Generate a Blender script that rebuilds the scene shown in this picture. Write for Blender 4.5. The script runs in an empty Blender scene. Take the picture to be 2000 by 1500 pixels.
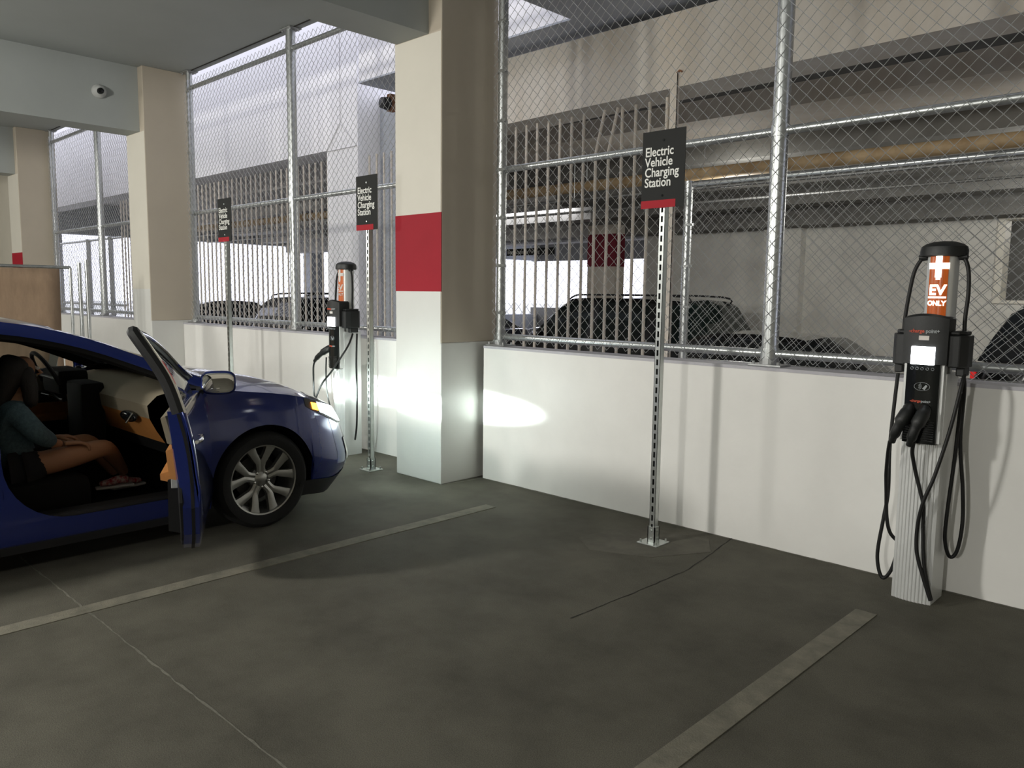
import bpy, bmesh, math, random
from math import sin, cos, pi, radians as R
from mathutils import Vector, Matrix
random.seed(7)
sc = bpy.context.scene
C = sc.collection

# ------------------------------------------------------------------ camera, world, lights, exposure
cam_d = bpy.data.cameras.new('camera'); cam = bpy.data.objects.new('camera', cam_d); C.objects.link(cam)
sc.camera = cam
CAMZ, CAMY = 1.57, -4.625
yaw, pitch, roll, fpx = 0.767745, 0.112931, 0.0121131, 1544.0
fw = Vector((-sin(yaw)*cos(pitch), cos(yaw)*cos(pitch), -sin(pitch)))
r0 = Vector((cos(yaw), sin(yaw), 0)); u0 = r0.cross(fw)
rr = cos(roll)*r0 + sin(roll)*u0; uu = -sin(roll)*r0 + cos(roll)*u0
m = Matrix((rr, uu, -fw)).transposed().to_4x4(); m.translation = Vector((0, CAMY, CAMZ))
cam.matrix_world = m
cam_d.sensor_width = 36; cam_d.lens = fpx/2000*36; cam_d.clip_start = 0.05; cam_d.clip_end = 400

sc.view_settings.view_transform = 'Standard'; sc.view_settings.look = 'None'
sc.view_settings.gamma = 1; sc.view_settings.exposure = 0.0; sc.view_settings.use_curve_mapping = False

w = bpy.data.worlds.new('sky'); sc.world = w; w.use_nodes = True
bg = w.node_tree.nodes['Background']; bg.inputs[0].default_value = (0.84, 0.86, 1.0, 1); bg.inputs[1].default_value = 2.3

GAR_LAMPS = [(-5.3, -7.8, 860), (-11.0, -7.4, 520), (-16.6, -7.4, 520), (-.3, -12.5, 900)]   # our garage, watts; last one added to brighten the right wall
FAR_LAMPS = [(-5.6, 5.6, 3.3, 60), (-1.6, 6.9, 3.15, 110), (-2.2, 11.9, 3.2, 30)]  # last one is unseen, added to brighten the room behind the window

# ------------------------------------------------------------------ materials
MATS = {}
def mat(name, col, rough=.6, metal=0.0, noise=0.0, nscale=6.0, bump=0.0, bscale=120.0, emit=0.0, ecol=None, coat=0.0, spec=.5,
        trans=0.0, ior=1.45, col2=None, stretch=(1, 1, 1)):
    if name in MATS: return MATS[name]
    M = bpy.data.materials.new(name); M.use_nodes = True
    nt = M.node_tree; b = nt.nodes['Principled BSDF']
    b.inputs['Base Color'].default_value = (*col, 1); b.inputs['Roughness'].default_value = rough
    b.inputs['Metallic'].default_value = metal; b.inputs['Specular IOR Level'].default_value = spec
    b.inputs['Coat Weight'].default_value = coat; b.inputs['Coat Roughness'].default_value = .06
    b.inputs['Transmission Weight'].default_value = trans; b.inputs['IOR'].default_value = ior
    if emit:
        b.inputs['Emission Color'].default_value = (*(ecol or col), 1); b.inputs['Emission Strength'].default_value = emit
    if noise or bump:
        tc = nt.nodes.new('ShaderNodeTexCoord'); mp = nt.nodes.new('ShaderNodeMapping')
        mp.inputs['Scale'].default_value = stretch
        nt.links.new(tc.outputs['Object'], mp.inputs['Vector'])
    if noise:
        n = nt.nodes.new('ShaderNodeTexNoise'); n.inputs['Scale'].default_value = nscale; n.inputs['Detail'].default_value = 8
        n.inputs['Roughness'].default_value = .62
        nt.links.new(mp.outputs[0], n.inputs['Vector'])
        rp = nt.nodes.new('ShaderNodeValToRGB'); c2 = col2 or tuple(c*(1-noise) for c in col)
        rp.color_ramp.elements[0].position = .32; rp.color_ramp.elements[0].color = (*c2, 1)
        rp.color_ramp.elements[1].position = .62; rp.color_ramp.elements[1].color = (*col, 1)
        nt.links.new(n.outputs['Fac'], rp.inputs[0]); nt.links.new(rp.outputs[0], b.inputs['Base Color'])
    if bump:
        n2 = nt.nodes.new('ShaderNodeTexNoise'); n2.inputs['Scale'].default_value = bscale; n2.inputs['Detail'].default_value = 4
        nt.links.new(mp.outputs[0], n2.inputs['Vector'])
        bp = nt.nodes.new('ShaderNodeBump'); bp.inputs['Strength'].default_value = bump; bp.inputs['Distance'].default_value = .01
        nt.links.new(n2.outputs['Fac'], bp.inputs['Height']); nt.links.new(bp.outputs[0], b.inputs['Normal'])
    MATS[name] = M
    return M

def floor_mat():
    M = mat('asphalt_floor', (.120, .113, .090), .76, noise=.36, nscale=2.2, bump=.16, bscale=190, spec=.25)
    nt = M.node_tree; b = nt.nodes['Principled BSDF']; ramp = [n for n in nt.nodes if n.type == 'VALTORGB'][0]
    tc = [n for n in nt.nodes if n.type == 'TEX_COORD'][0]
    n = nt.nodes.new('ShaderNodeTexNoise'); n.inputs['Scale'].default_value = 260; n.inputs['Detail'].default_value = 2
    nt.links.new(tc.outputs['Object'], n.inputs['Vector'])
    mr = nt.nodes.new('ShaderNodeMapRange'); mr.inputs[1].default_value = .3; mr.inputs[2].default_value = .7
    mr.inputs[3].default_value = .62; mr.inputs[4].default_value = 1.3
    nt.links.new(n.outputs['Fac'], mr.inputs[0])
    mx = nt.nodes.new('ShaderNodeVectorMath'); mx.operation = 'SCALE'
    nt.links.new(ramp.outputs[0], mx.inputs[0]); nt.links.new(mr.outputs[0], mx.inputs['Scale'])
    nt.links.new(mx.outputs[0], b.inputs['Base Color'])
    return M
FLOOR = floor_mat()
STRIPE = mat('worn_stripe_paint', (.215, .20, .155), .75, noise=.45, nscale=9, bump=.3, bscale=150, col2=(.135, .128, .10))
WHITE = mat('white_wall_paint', (.80, .79, .76), .42, noise=.05, nscale=2.5, bump=.06, bscale=40, spec=.4)
BEIGE = mat('beige_wall_paint', (.60, .56, .47), .6, noise=.05, nscale=2.0, bump=.05, bscale=30)
COLW = mat('column_gloss_white', (.68, .68, .65), .28, noise=.04, nscale=2.0, bump=.05, bscale=12, spec=.6)
GREYP = mat('grey_ceiling_paint', (.40, .425, .415), .65, noise=.06, nscale=1.2, bump=.05, bscale=20)
REDP = mat('red_band_paint', (.34, .016, .028), .6, spec=.2, noise=.08, nscale=3)
COPING = mat('grey_coping_paint', (.50, .49, .53), .6, noise=.15, nscale=8)
JOINT = mat('joint_filler', (.19, .18, .15), .8, noise=.4, nscale=30)
CRACK = mat('dark_crack', (.02, .018, .014), .9)
STAIN = mat('wall_scuff', (.50, .48, .45), .6, noise=.5, nscale=18, stretch=(1, 1, .25), col2=(.74, .73, .70))
CONC = mat('pale_concrete', (.60, .56, .50), .8, noise=.14, col2=(.50, .44, .36), nscale=1.6, bump=.12, bscale=30, stretch=(1, 1, .3))
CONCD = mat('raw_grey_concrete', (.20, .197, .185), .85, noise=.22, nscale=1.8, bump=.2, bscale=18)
CONCB = mat('smooth_blue_grey_concrete', (.40, .42, .46), .8, noise=.1, nscale=1.4)
BLOCK = mat('painted_block', (.74, .73, .68), .8, noise=.12, nscale=3, bump=.2, bscale=25)
LIGHTW = mat('white_stucco', (.80, .79, .80), .85, noise=.03, nscale=1.0)
PALEP = mat('pale_ceiling_paint', (.62, .61, .60), .8, noise=.15, nscale=2)  # white-painted left bay, its outdoor light also put into the colour
FARFL = mat('far_floor', (.32, .31, .29), .8, noise=.25, nscale=2)
GALV = mat('galvanised_steel', (.56, .58, .58), .34, metal=.9, noise=.2, nscale=30)
GALVD = mat('dull_galvanised_steel', (.45, .46, .46), .5, metal=.8, noise=.3, nscale=12)
WIRE = mat('galvanised_wire', (.66, .67, .66), .42, metal=.75)
TANP = mat('cream_painted_steel', (.60, .54, .46), .6, noise=.12, nscale=9)
PIPE = mat('cream_pipe', (.56, .42, .25), .6, noise=.2, nscale=3, col2=(.38, .26, .14))
RUST = mat('rusty_steel', (.30, .14, .07), .8, noise=.4, nscale=20)
STRUT = mat('zinc_strut', (.60, .63, .61), .3, metal=.85, noise=.12, nscale=20)
SIGNB = mat('sign_black', (.012, .013, .012), .6, spec=.25)
SIGNR = mat('sign_red', (.36, .010, .02), .6, spec=.25)
SIGNW = mat('sign_white', (.80, .80, .76), .5)
BLACKP = mat('black_plastic', (.011, .012, .012), .45, bump=.1, bscale=300)
BLACKG = mat('gloss_black_panel', (.008, .009, .009), .12, spec=.5)
RUBBER = mat('black_rubber', (.006, .006, .006), .55)
ALU = mat('brushed_aluminium', (.70, .71, .70), .36, metal=.35)
SCREEN = mat('lit_screen', (.9, .93, 1), .3, emit=7, ecol=(.93, .96, 1))
ORANGE = mat('lit_orange_panel', (.42, .08, .012), .25, emit=.24, ecol=(.75, .15, .02), noise=.5, nscale=9, stretch=(7, 7, .3))
LITW = mat('lit_white_symbol', (1, .97, .88), .3, emit=3.6, ecol=(1, .95, .82))
DIMLIT = mat('dim_orange_panel', (.50, .12, .03), .3, emit=.12, ecol=(.7, .15, .03))
LOGOR = mat('logo_red', (.55, .07, .03), .5)
LOGOG = mat('logo_grey', (.33, .35, .36), .5)
STICK = mat('sticker', (.66, .62, .58), .5)
FABRIC = mat('tan_screen_fabric', (.36, .25, .165), .85, noise=.22, nscale=4, bump=.3, bscale=6, stretch=(1, 3, 1))
LAMPM = mat('lamp_diffuser', (1, 1, 1), .4, emit=10, ecol=(1, .95, .86))
CAMW = mat('camera_housing', (.50, .51, .50), .4)
BLUE = mat('metallic_blue_paint', (.003, .015, .145), .22, metal=.3, coat=1.0, noise=.04, nscale=60)
BPLAS = mat('car_black_trim', (.012, .012, .013), .55)
CHROME = mat('chrome', (.85, .86, .86), .08, metal=1)
GLASS = mat('car_glass', (.36, .40, .39), .02, trans=.95, ior=1.15, spec=.5)
DGLASS = mat('dark_tinted_glass', (.01, .012, .014), .04, spec=.7)
GGLASS = mat('green_tinted_glass', (.004, .009, .008), .05, spec=.6)
RIM = mat('machined_rim', (.46, .46, .44), .3, metal=.8, noise=.05, nscale=40)
RIMD = mat('rim_shadow_paint', (.05, .05, .05), .5)  # dark grey of the brake discs
TYRE = mat('tyre_rubber', (.012, .012, .012), .75, bump=.2, bscale=40)
LEATH = mat('tan_leather', (.42, .18, .05), .5, noise=.08, nscale=20, bump=.1, bscale=200)
CREAM = mat('grey_beige_trim', (.20, .17, .12), .6)
DARKI = mat('dark_cabin_trim', (.006, .006, .006), .75, spec=.2)
HLENS = mat('headlamp_lens', (.9, .95, 1), .08, emit=2.6, ecol=(.82, .9, 1))
AMBER = mat('amber_marker', (1, .35, .02), .2, emit=14, ecol=(1, .30, .02))
DENIM = mat('denim', (.085, .14, .165), .9, noise=.35, nscale=60, bump=.3, bscale=220)
SKIN = mat('skin', (.40, .20, .11), .5, noise=.06, nscale=10)
HAIR = mat('dark_hair', (.012, .009, .008), .5, bump=.5, bscale=60, stretch=(8, 8, .6))
SHORTS = mat('black_cloth', (.012, .012, .014), .9)
SHOER = mat('red_shoe_fabric', (.45, .02, .04), .6, noise=.9, nscale=38, col2=(.75, .68, .60))
SHOEW = mat('white_sole', (.75, .72, .68), .5)
CARBLK = mat('black_car_paint', (.006, .006, .007), .18, coat=1.0)
CARSIL = mat('silver_car_paint', (.42, .44, .46), .25, metal=.6, coat=1.0)
CARWHT = mat('white_car_paint', (.75, .76, .78), .3, coat=1.0)
CARNAV = mat('dark_navy_car_paint', (.010, .014, .03), .2, coat=1.0)
TAIL = mat('red_tail_lens', (.5, .01, .01), .2, emit=.35, ecol=(1, .03, .03))

# ------------------------------------------------------------------ mesh helpers
class MB:
    def __init__(s): s.v = []; s.f = []; s.mi = []; s.m = 0
    def add(s, vs, fs):
        o = len(s.v); s.v += [tuple(v) for v in vs]
        for f in fs: s.f.append(tuple(o+i for i in f)); s.mi.append(s.m)
    def box(s, x0, x1, y0, y1, z0, z1):
        s.add([(x0,y0,z0),(x1,y0,z0),(x1,y1,z0),(x0,y1,z0),(x0,y0,z1),(x1,y0,z1),(x1,y1,z1),(x0,y1,z1)],
              [(0,3,2,1),(4,5,6,7),(0,1,5,4),(1,2,6,5),(2,3,7,6),(3,0,4,7)]); return s
    def bbox(s, x0, x1, y0, y1, z0, z1, r=.01):
        "box with chamfered edges"
        bm = bmesh.new(); bmesh.ops.create_cube(bm, size=1)
        for v in bm.verts:
            v.co = Vector(((x0+x1)/2+v.co.x*(x1-x0), (y0+y1)/2+v.co.y*(y1-y0), (z0+z1)/2+v.co.z*(z1-z0)))
        bmesh.ops.bevel(bm, geom=bm.edges[:], offset=r, segments=2, affect='EDGES', profile=.6)
        bm.verts.index_update()
        s.add([v.co for v in bm.verts], [tuple(v.index for v in f.verts) for f in bm.faces]); bm.free(); return s
    def tube(s, pts, r, n=8, caps=True, closed=False):
        pts = [Vector(p) for p in pts]; k = len(pts); rings = []
        up = Vector((0, 0, 1)); prev = None
        for i, p in enumerate(pts):
            a = pts[(i-1) % k] if (i > 0 or closed) else p; b = pts[(i+1) % k] if (i < k-1 or closed) else p
            d = (b-a).normalized()
            if prev is None:
                ref = up if abs(d.z) < .9 else Vector((1, 0, 0)); x = d.cross(ref).normalized()
            else:
                x = (prev - d*prev.dot(d)).normalized()
            prev = x; y = d.cross(x)
            ri = r[i] if isinstance(r, (list, tuple)) else r
            rings.append([p + x*ri*cos(2*pi*j/n) + y*ri*sin(2*pi*j/n) for j in range(n)])
        vs = [q for rg in rings for q in rg]; fs = []
        for i in range(k if closed else k-1):
            a = i*n; b = ((i+1) % k)*n
            for j in range(n): fs.append((a+j, a+(j+1) % n, b+(j+1) % n, b+j))
        if caps and not closed: fs.append(tuple(range(n))[::-1]); fs.append(tuple((k-1)*n+j for j in range(n)))
        s.add(vs, fs); return s
    def cyl(s, p0, p1, r, n=16): return s.tube([p0, p1], r, n)
    def grid(s, rows, flip=False, closed=False):
        nr = len(rows); nc = len(rows[0]); fs = []
        for i in range(nr-1):
            for j in range(nc if closed else nc-1):
                k = (j+1) % nc
                q = (i*nc+j, i*nc+k, (i+1)*nc+k, (i+1)*nc+j); fs.append(q[::-1] if flip else q)
        s.add([p for rw in rows for p in rw], fs); return s
    def lathe(s, prof, axis='z', n=32, org=(0, 0, 0)):
        rows = []
        for (rad, h) in prof:
            rw = []
            for j in range(n):
                a = 2*pi*j/n; c, d = rad*cos(a), rad*sin(a)
                p = (c, d, h) if axis == 'z' else ((h, c, d) if axis == 'x' else (d, h, c))
                rw.append(tuple(p[q]+org[q] for q in range(3)))
            rows.append(rw)
        return s.grid(rows, closed=True)
    def prism(s, poly, axis, a, b):
        "extrude 2d polygon along an axis from a to b; poly coords are the other two axes in order"
        n = len(poly)
        def P(q, h):
            return (h, q[0], q[1]) if axis == 'x' else ((q[0], h, q[1]) if axis == 'y' else (q[0], q[1], h))
        s.add([P(q, a) for q in poly]+[P(q, b) for q in poly],
              [tuple(range(n)), tuple(range(2*n-1, n-1, -1))]+[(i, n+i, n+(i+1) % n, (i+1) % n) for i in range(n)]); return s
    def ico(s, c, r, sub=2, sc_=(1, 1, 1)):
        bm = bmesh.new(); bmesh.ops.create_icosphere(bm, subdivisions=sub, radius=r); bm.verts.index_update()
        s.add([(c[0]+v.co.x*sc_[0], c[1]+v.co.y*sc_[1], c[2]+v.co.z*sc_[2]) for v in bm.verts], [tuple(v.index for v in f.verts) for f in bm.faces])
        bm.free(); return s

def obj(name, mb, mats, parent=None, smooth=False, solid=0.0, subsurf=0, loc=None, bevel=0.0, fix=True):
    me = bpy.data.meshes.new(name); me.from_pydata(mb.v, [], mb.f)
    if not isinstance(mats, (list, tuple)): mats = [mats]
    for q in mats: me.materials.append(q)
    for p, i in zip(me.polygons, mb.mi): p.material_index = min(i, len(mats)-1)
    if fix:
        bm = bmesh.new(); bm.from_mesh(me); bmesh.ops.recalc_face_normals(bm, faces=bm.faces[:]); bm.to_mesh(me); bm.free()
    if smooth: me.polygons.foreach_set('use_smooth', [True]*len(me.polygons))
    o = bpy.data.objects.new(name, me); C.objects.link(o)
    if loc is not None: o.location = loc
    if parent: o.parent = parent
    if bevel:
        b = o.modifiers.new('bevel', 'BEVEL'); b.width = bevel; b.segments = 2; b.limit_method = 'ANGLE'
    if subsurf:
        q = o.modifiers.new('subsurf', 'SUBSURF'); q.levels = subsurf; q.render_levels = subsurf
    if solid:
        q = o.modifiers.new('solid', 'SOLIDIFY'); q.thickness = solid; q.offset = -1
    if smooth and not subsurf:
        try:
            me.set_sharp_from_angle(angle=R(38))
        except Exception: pass
    return o
def thing(name, label, cat, loc=(0, 0, 0), rz=0, group=None):
    o = bpy.data.objects.new(name, None); C.objects.link(o); o.location = loc; o.rotation_euler = (0, 0, rz)
    o.empty_display_size = .1
    return tag(o, label, cat, group)
def tag(o, label, cat, group=None):
    o['label'] = label; o['category'] = cat
    if group: o['group'] = group
    return o
def struct(name, mb, mats, parent=None, **k):
    o = obj(name, mb, mats, parent, **k)
    if not parent: o['kind'] = 'structure'
    return o
def lab(o, s): o['label'] = s; return o
def text_mesh(name, body, size, mtl, parent, loc, rot, align='LEFT', xs=1.0, bold=0.0, depth=.0008, spacing=1.0, shear=0):
    cu = bpy.data.curves.new(name, 'FONT'); cu.body = body; cu.size = size; cu.align_x = align
    cu.extrude = depth; cu.offset = bold; cu.space_line = spacing; cu.shear = shear; cu.resolution_u = 4
    to = bpy.data.objects.new('tmp', cu); C.objects.link(to)
    dg = bpy.context.evaluated_depsgraph_get(); me = bpy.data.meshes.new_from_object(to.evaluated_get(dg))
    bpy.data.objects.remove(to); bpy.data.curves.remove(cu)
    me.name = name; me.materials.clear(); me.materials.append(mtl)
    o = bpy.data.objects.new(name, me); C.objects.link(o); o.parent = parent; o.location = loc; o.rotation_euler = rot; o.scale = (xs, 1, 1)
    return o
def copy_tree(o, parent=None):
    c = o.copy(); C.objects.link(c); c.parent = parent
    for ch in list(o.children): copy_tree(ch, c)
    return c
def lerp(pts, t):
    if t <= pts[0][0]: return pts[0][1]
    for (a, va), (b, vb) in zip(pts, pts[1:]):
        if t <= b:
            q = (t-a)/(b-a); return va+(vb-va)*q
    return pts[-1][1]
def smooth_lerp(pts, t):
    "catmull-rom on scalar key list"
    n = len(pts)
    if t <= pts[0][0]: return pts[0][1]
    if t >= pts[-1][0]: return pts[-1][1]
    for i in range(n-1):
        if t <= pts[i+1][0]:
            x0, y0 = pts[max(0, i-1)]; x1, y1 = pts[i]; x2, y2 = pts[i+1]; x3, y3 = pts[min(n-1, i+2)]
            h = x2-x1; q = (t-x1)/h
            m1 = (y2-y0)/(x2-x0) if x2 != x0 else 0; m2 = (y3-y1)/(x3-x1) if x3 != x1 else 0
            return (2*q**3-3*q*q+1)*y1+(q**3-2*q*q+q)*h*m1+(-2*q**3+3*q*q)*y2+(q**3-q*q)*h*m2
def spline(pts, n=6):
    pts = [Vector(p) for p in pts]; out = []
    for i in range(len(pts)-1):
        p0 = pts[max(0, i-1)]; p1 = pts[i]; p2 = pts[i+1]; p3 = pts[min(len(pts)-1, i+2)]
        for j in range(n):
            t = j/n
            out.append(.5*((2*p1)+(p2-p0)*t+(2*p0-5*p1+4*p2-p3)*t*t+(3*p1-p0-3*p2+p3)*t**3))
    out.append(pts[-1]); return out

# ------------------------------------------------------------------ our garage: setting
WT = 1.137                                   # low wall height
XL, XR, YB = -32.0, 9.0, -26.0
struct('floor', MB().box(XL, XR, YB, .2, -.3, 0), FLOOR)
for i, x in enumerate([-1.366, -4.10, -6.84, -9.58, -12.32, -15.06, -17.8]):
    y0 = -.62 if x > -2 else -.59
    o = obj('parking_stripe', MB().box(x-.052, x+.052, -5.6, y0, .0, .004), STRIPE)
    tag(o, ['faded cream parking stripe on the asphalt pointing at the right charging station',
            'faded cream parking stripe running beside the blue car towards the column',
            'faded cream parking stripe on the asphalt just past the blue car',
            'faded cream parking stripe two stalls past the blue car',
            'faded cream parking stripe three stalls past the blue car',
            'faded cream parking stripe four stalls past the blue car',
            'faded cream parking stripe farthest past the blue car'][i], 'parking stripe', 'parking stripes on the floor')
# low wall pieces between columns (front face y=0)
COLX = [(-5.455, -4.862), (-11.27, -10.67), (-16.97, -16.33), (.35, .95)]
def lowwall(name, x0, x1):
    mb = MB(); mb.box(x0, x1, 0, .2, 0, WT-.02); mb.m = 1; mb.box(x0, x1, -.004, .205, WT-.02, WT)
    return struct(name, mb, [WHITE, COPING])
lowwall('wall_right_bay', -4.80, .35); lowwall('wall_middle_bay', -10.67, -5.455); lowwall('wall_left_bay', -16.33, -11.27)
struct('wall_far_left', MB().box(XL, -16.97, 0, .2, 0, 4.41), BEIGE)
struct('wall_far_right', MB().box(.95, XR, 0, .2, 0, 4.41), BEIGE)
struct('wall_back', MB().box(XL, XR, YB-.2, YB, -.3, 4.8), BEIGE)
struct('wall_left_end', MB().box(XL-.2, XL, YB, .2, -.3, 4.8), BEIGE)
struct('wall_right_end', MB().box(XR, XR+.2, YB, .2, -.3, 4.8), BEIGE)
struct('trim_1', MB().box(-4.862, -4.80, .06, .2, 0, WT), CRACK)       # dark joint between column and wall
mb = MB(); mb.box(XL, XR, YB, .2, 4.41, 4.7)
struct('ceiling', mb, GREYP)
struct('trim_2', MB().box(XL, XR, .10, .112, 4.402, 4.41), CRACK)
struct('trim_3', MB().box(XL, XR, .0, .2, 4.7, 5.5), BEIGE)
def column(i, x0, x1, yf=-.42, yb=.2, band=(1.585, 2.215)):
    lo = 1.17
    mb = MB()
    mb.m = 0; mb.bbox(x0, x1, yf, yb, 0, lo, .008)
    mb.m = 1; mb.bbox(x0, x1, yf, yb, lo, 4.41, .008)
    # front face: white up to the red band, red band, cream above
    mb.m = 0; mb.box(x0+.008, x1-.008, yf-.002, yf+.02, lo-.01, 1.585)
    if band:
        mb.m = 2; mb.box(x0+.001, x1-.001, yf-.0025, yf+.02, *band)
    mb.m = 3; mb.box(x0+.008, x1-.008, yf-.002, yf+.02, band[1] if band else 1.585, 3.6)
    o = struct('column_%d' % i, mb, [COLW, COLB, REDP, COLC], smooth=False)
    return o
COLB = mat('beige_column_paint', (.52, .46, .37), .55, noise=.05, nscale=2.0, bump=.04, bscale=10)
COLC = mat('cream_column_paint', (.65, .62, .54), .5, noise=.04, nscale=2.0)
for i, (a, b) in enumerate(COLX):
    column(i+1, a, b, band=None if i == 1 else (1.585, 2.215))
    struct('beam_%d' % (i+1), MB().box(b-.565 if i else -5.43, b-.15 if i else -5.02, YB, -.42, 3.605, 4.41), GREYP)
# floor joints / cracks / chipping
def crack(pts, wd, mtl, nm, lb):
    P = []; random.seed(len(pts)*13+int(wd*1e4))
    for (a, b) in zip(pts, pts[1:]):
        n = max(2, int(math.dist(a, b)/.05))
        for k in range(n):
            t = k/n; P.append((a[0]+(b[0]-a[0])*t+random.uniform(-.004, .004), a[1]+(b[1]-a[1])*t+random.uniform(-.004, .004)))
    P.append(pts[-1]); rows = []
    for i, p in enumerate(P):
        a = P[max(0, i-1)]; b = P[min(len(P)-1, i+1)]; d = Vector((b[0]-a[0], b[1]-a[1])).normalized()
        h = wd*random.uniform(.4, 1.2)/2
        rows.append([(p[0]-d.y*h, p[1]+d.x*h, .0015), (p[0]+d.y*h, p[1]-d.x*h, .0015)])
    o = obj(nm, MB().grid(rows), mtl); o['kind'] = 'structure'
    return o
crack([(-5.2, -3.388), (-3.44, -3.378), (-2.3, -3.368), (.5, -3.35)], .011, JOINT, 'trim_4', '')
crack([(-2.45, .0), (-2.37, -.45), (-2.33, -.75), (-2.34, -1.3), (-2.36, -1.75)], .007, CRACK, 'trim_5', '')
crack([(-4.86, -.44), (-4.81, -.2), (-4.80, -.012), (-3.5, -.012), (-2, -.01), (-.3, -.012)], .02, JOINT, 'trim_6', '')
# pale patch of mortar round the sign foot
P = [(-3.15+.0, -.72), (-2.95, -.86), (-2.6, -.70), (-2.4, -.35), (-2.55, -.12), (-2.95, -.2), (-3.12, -.42)]
o = obj('mortar_patch', MB().prism(P, 'z', 0, .002), mat('pale_mortar', (.118, .11, .088), .85, noise=.35, nscale=7)); o['kind'] = 'structure'; o.name = 'trim_7'
# scuff streak on the wall
for k, (x, wd, z0, z1) in enumerate([(-2.30, .11, .12, 1.02), (-7.05, .13, .2, 1.0)]):
    pass

# ------------------------------------------------------------------ lamps
def garage_lamp(x, y, z, pw, lb, zc=4.41):
    t = thing('ceiling_light', lb, 'ceiling light', (x, y, z), 0, 'linear lamps under the garage ceiling')
    obj('housing', MB().bbox(-.65, .65, -.09, .09, 0, .06, .01), CAMW, t)
    obj('diffuser', MB().bbox(-.62, .62, -.07, .07, -.03, .0, .01), LAMPM, t)
    for s in (-.5, .5): obj('rod', MB().cyl((s, 0, .06), (s, 0, zc-z), .006, 6), GALVD, t)
    ld = bpy.data.lights.new('lamp_light', 'POINT'); ld.shadow_soft_size = .24; ld.energy = pw
    ld.color = (1, .975, .91)
    lo = bpy.data.objects.new('lamp_light', ld); C.objects.link(lo); lo.location = (0, 0, -.30); lo.parent = t
LBL = ['linear ceiling lamp hung behind the camera side of the empty stall', 'linear ceiling lamp over the aisle behind the blue car',
       'linear ceiling lamp over the aisle nearest the far left wall', 'linear ceiling lamp farthest to the right over the aisle']
for (x, y, p_), l in zip(GAR_LAMPS, LBL): garage_lamp(x, y, 3.35, p_, l)

# ------------------------------------------------------------------ chain-link fences
def link_mesh(mb, x0, x1, z0, z1, y, p=.0865, r=.0026):
    h = p/2; nw = int((x1-x0)/h); nz = int((z1-z0)/h)
    for k in range(nw):
        rows = []
        for j in range(nz+1):
            even = (j+k) % 2
            x = x0+k*h+(h if even else 0); z = z0+j*h
            yy = y+(.003 if (j % 2) else -.003)
            rows.append([(x-r, yy, z), (x, yy-r, z), (x+r, yy, z), (x, yy+r, z)])
        mb.grid(rows, closed=True)
def flange(mb, x, y, z, up=1, s=.11):
    mb.bbox(x-s, x+s, y-.075, y+.075, min(z, z+up*.012), max(z, z+up*.012), .003)
    for a in (-1, 1):
        for b in (-1, 1):
            mb.cyl((x+a*s*.75, y+b*.05, z), (x+a*s*.75, y+b*.05, z+up*.03), .009, 6)
def chain_fence(label, x0, x1, posts, ends, group, y=.125, z0=WT, top=4.395, mesh_top=4.29, rails=(4.2, 2.59, 1.215), p=.0865, cat='fence', my=None, r=.0026):
    t = thing('chain_link_fence', label, cat, ((x0+x1)/2, y, z0), 0, group)
    ox, oy, oz = (x0+x1)/2, y, z0
    def L(mb):
        mb.v = [(a-ox, b-oy, c-oz) for a, b, c in mb.v]; return mb
    mb = MB(); link_mesh(mb, x0+.03, x1-.03, z0+.03, mesh_top, my if my else y-.057, p, r)
    obj('link_mesh', L(mb), WIRE, t)
    for x in posts:
        mb = MB(); mb.cyl((x, y, z0), (x, y, top), .052 if x not in ends else .040, 20)
        for z in (rails):
            mb.cyl((x, y, z-.035), (x, y, z+.035), .058 if x not in ends else .046, 20)
        o = obj('post', L(mb), GALV, t, smooth=True)
        mb = MB(); flange(mb, x, y, z0, 1)
        mb.cyl((x, y, z0), (x, y, z0+.05), .060, 20); f_ = obj('base_flange', L(mb), GALVD, o)
        if top > 4.3:
            mb = MB(); flange(mb, x, y, top+.012, -1); obj('top_flange', L(mb), GALVD, o)
        mb = MB()
        if x in ends:   # tension bar and bands
            sx = 1 if abs(x-x0) < abs(x-x1) else -1
            mb.box(x+sx*.062, x+sx*.068, y-.060, y-.035, z0+.05, mesh_top)
            z = z0+.28
            while z < mesh_top-.1:
                mb.cyl((x, y, z-.011), (x, y, z+.011), .0445, 16); mb.box(min(x, x+sx*.075), max(x, x+sx*.085), y-.055, y-.03, z-.011, z+.011)
                z += .39
            obj('tension_bar', L(mb), GALV, t)
    for z in rails:
        mb = MB(); mb.cyl((x0+.02, y, z), (x1-.02, y, z), .027, 16); obj('rail', L(mb), GALV, t, smooth=True)
    return t
G1 = 'chain link fences on top of the low wall'
chain_fence('tall chain link fence on the low wall right of the near column', -4.80, .35, [-4.73, -2.31, .25], [-4.73, .25], G1)
chain_fence('tall chain link fence on the low wall between the two columns nearest the blue car', -10.60, -5.45, [-10.53, -8.0, -5.52], [-10.53, -5.52], G1)
chain_fence('tall chain link fence on the low wall between the two farther columns', -16.33, -11.27, [-16.26, -13.95, -11.34], [-16.26, -11.34], G1)

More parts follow.
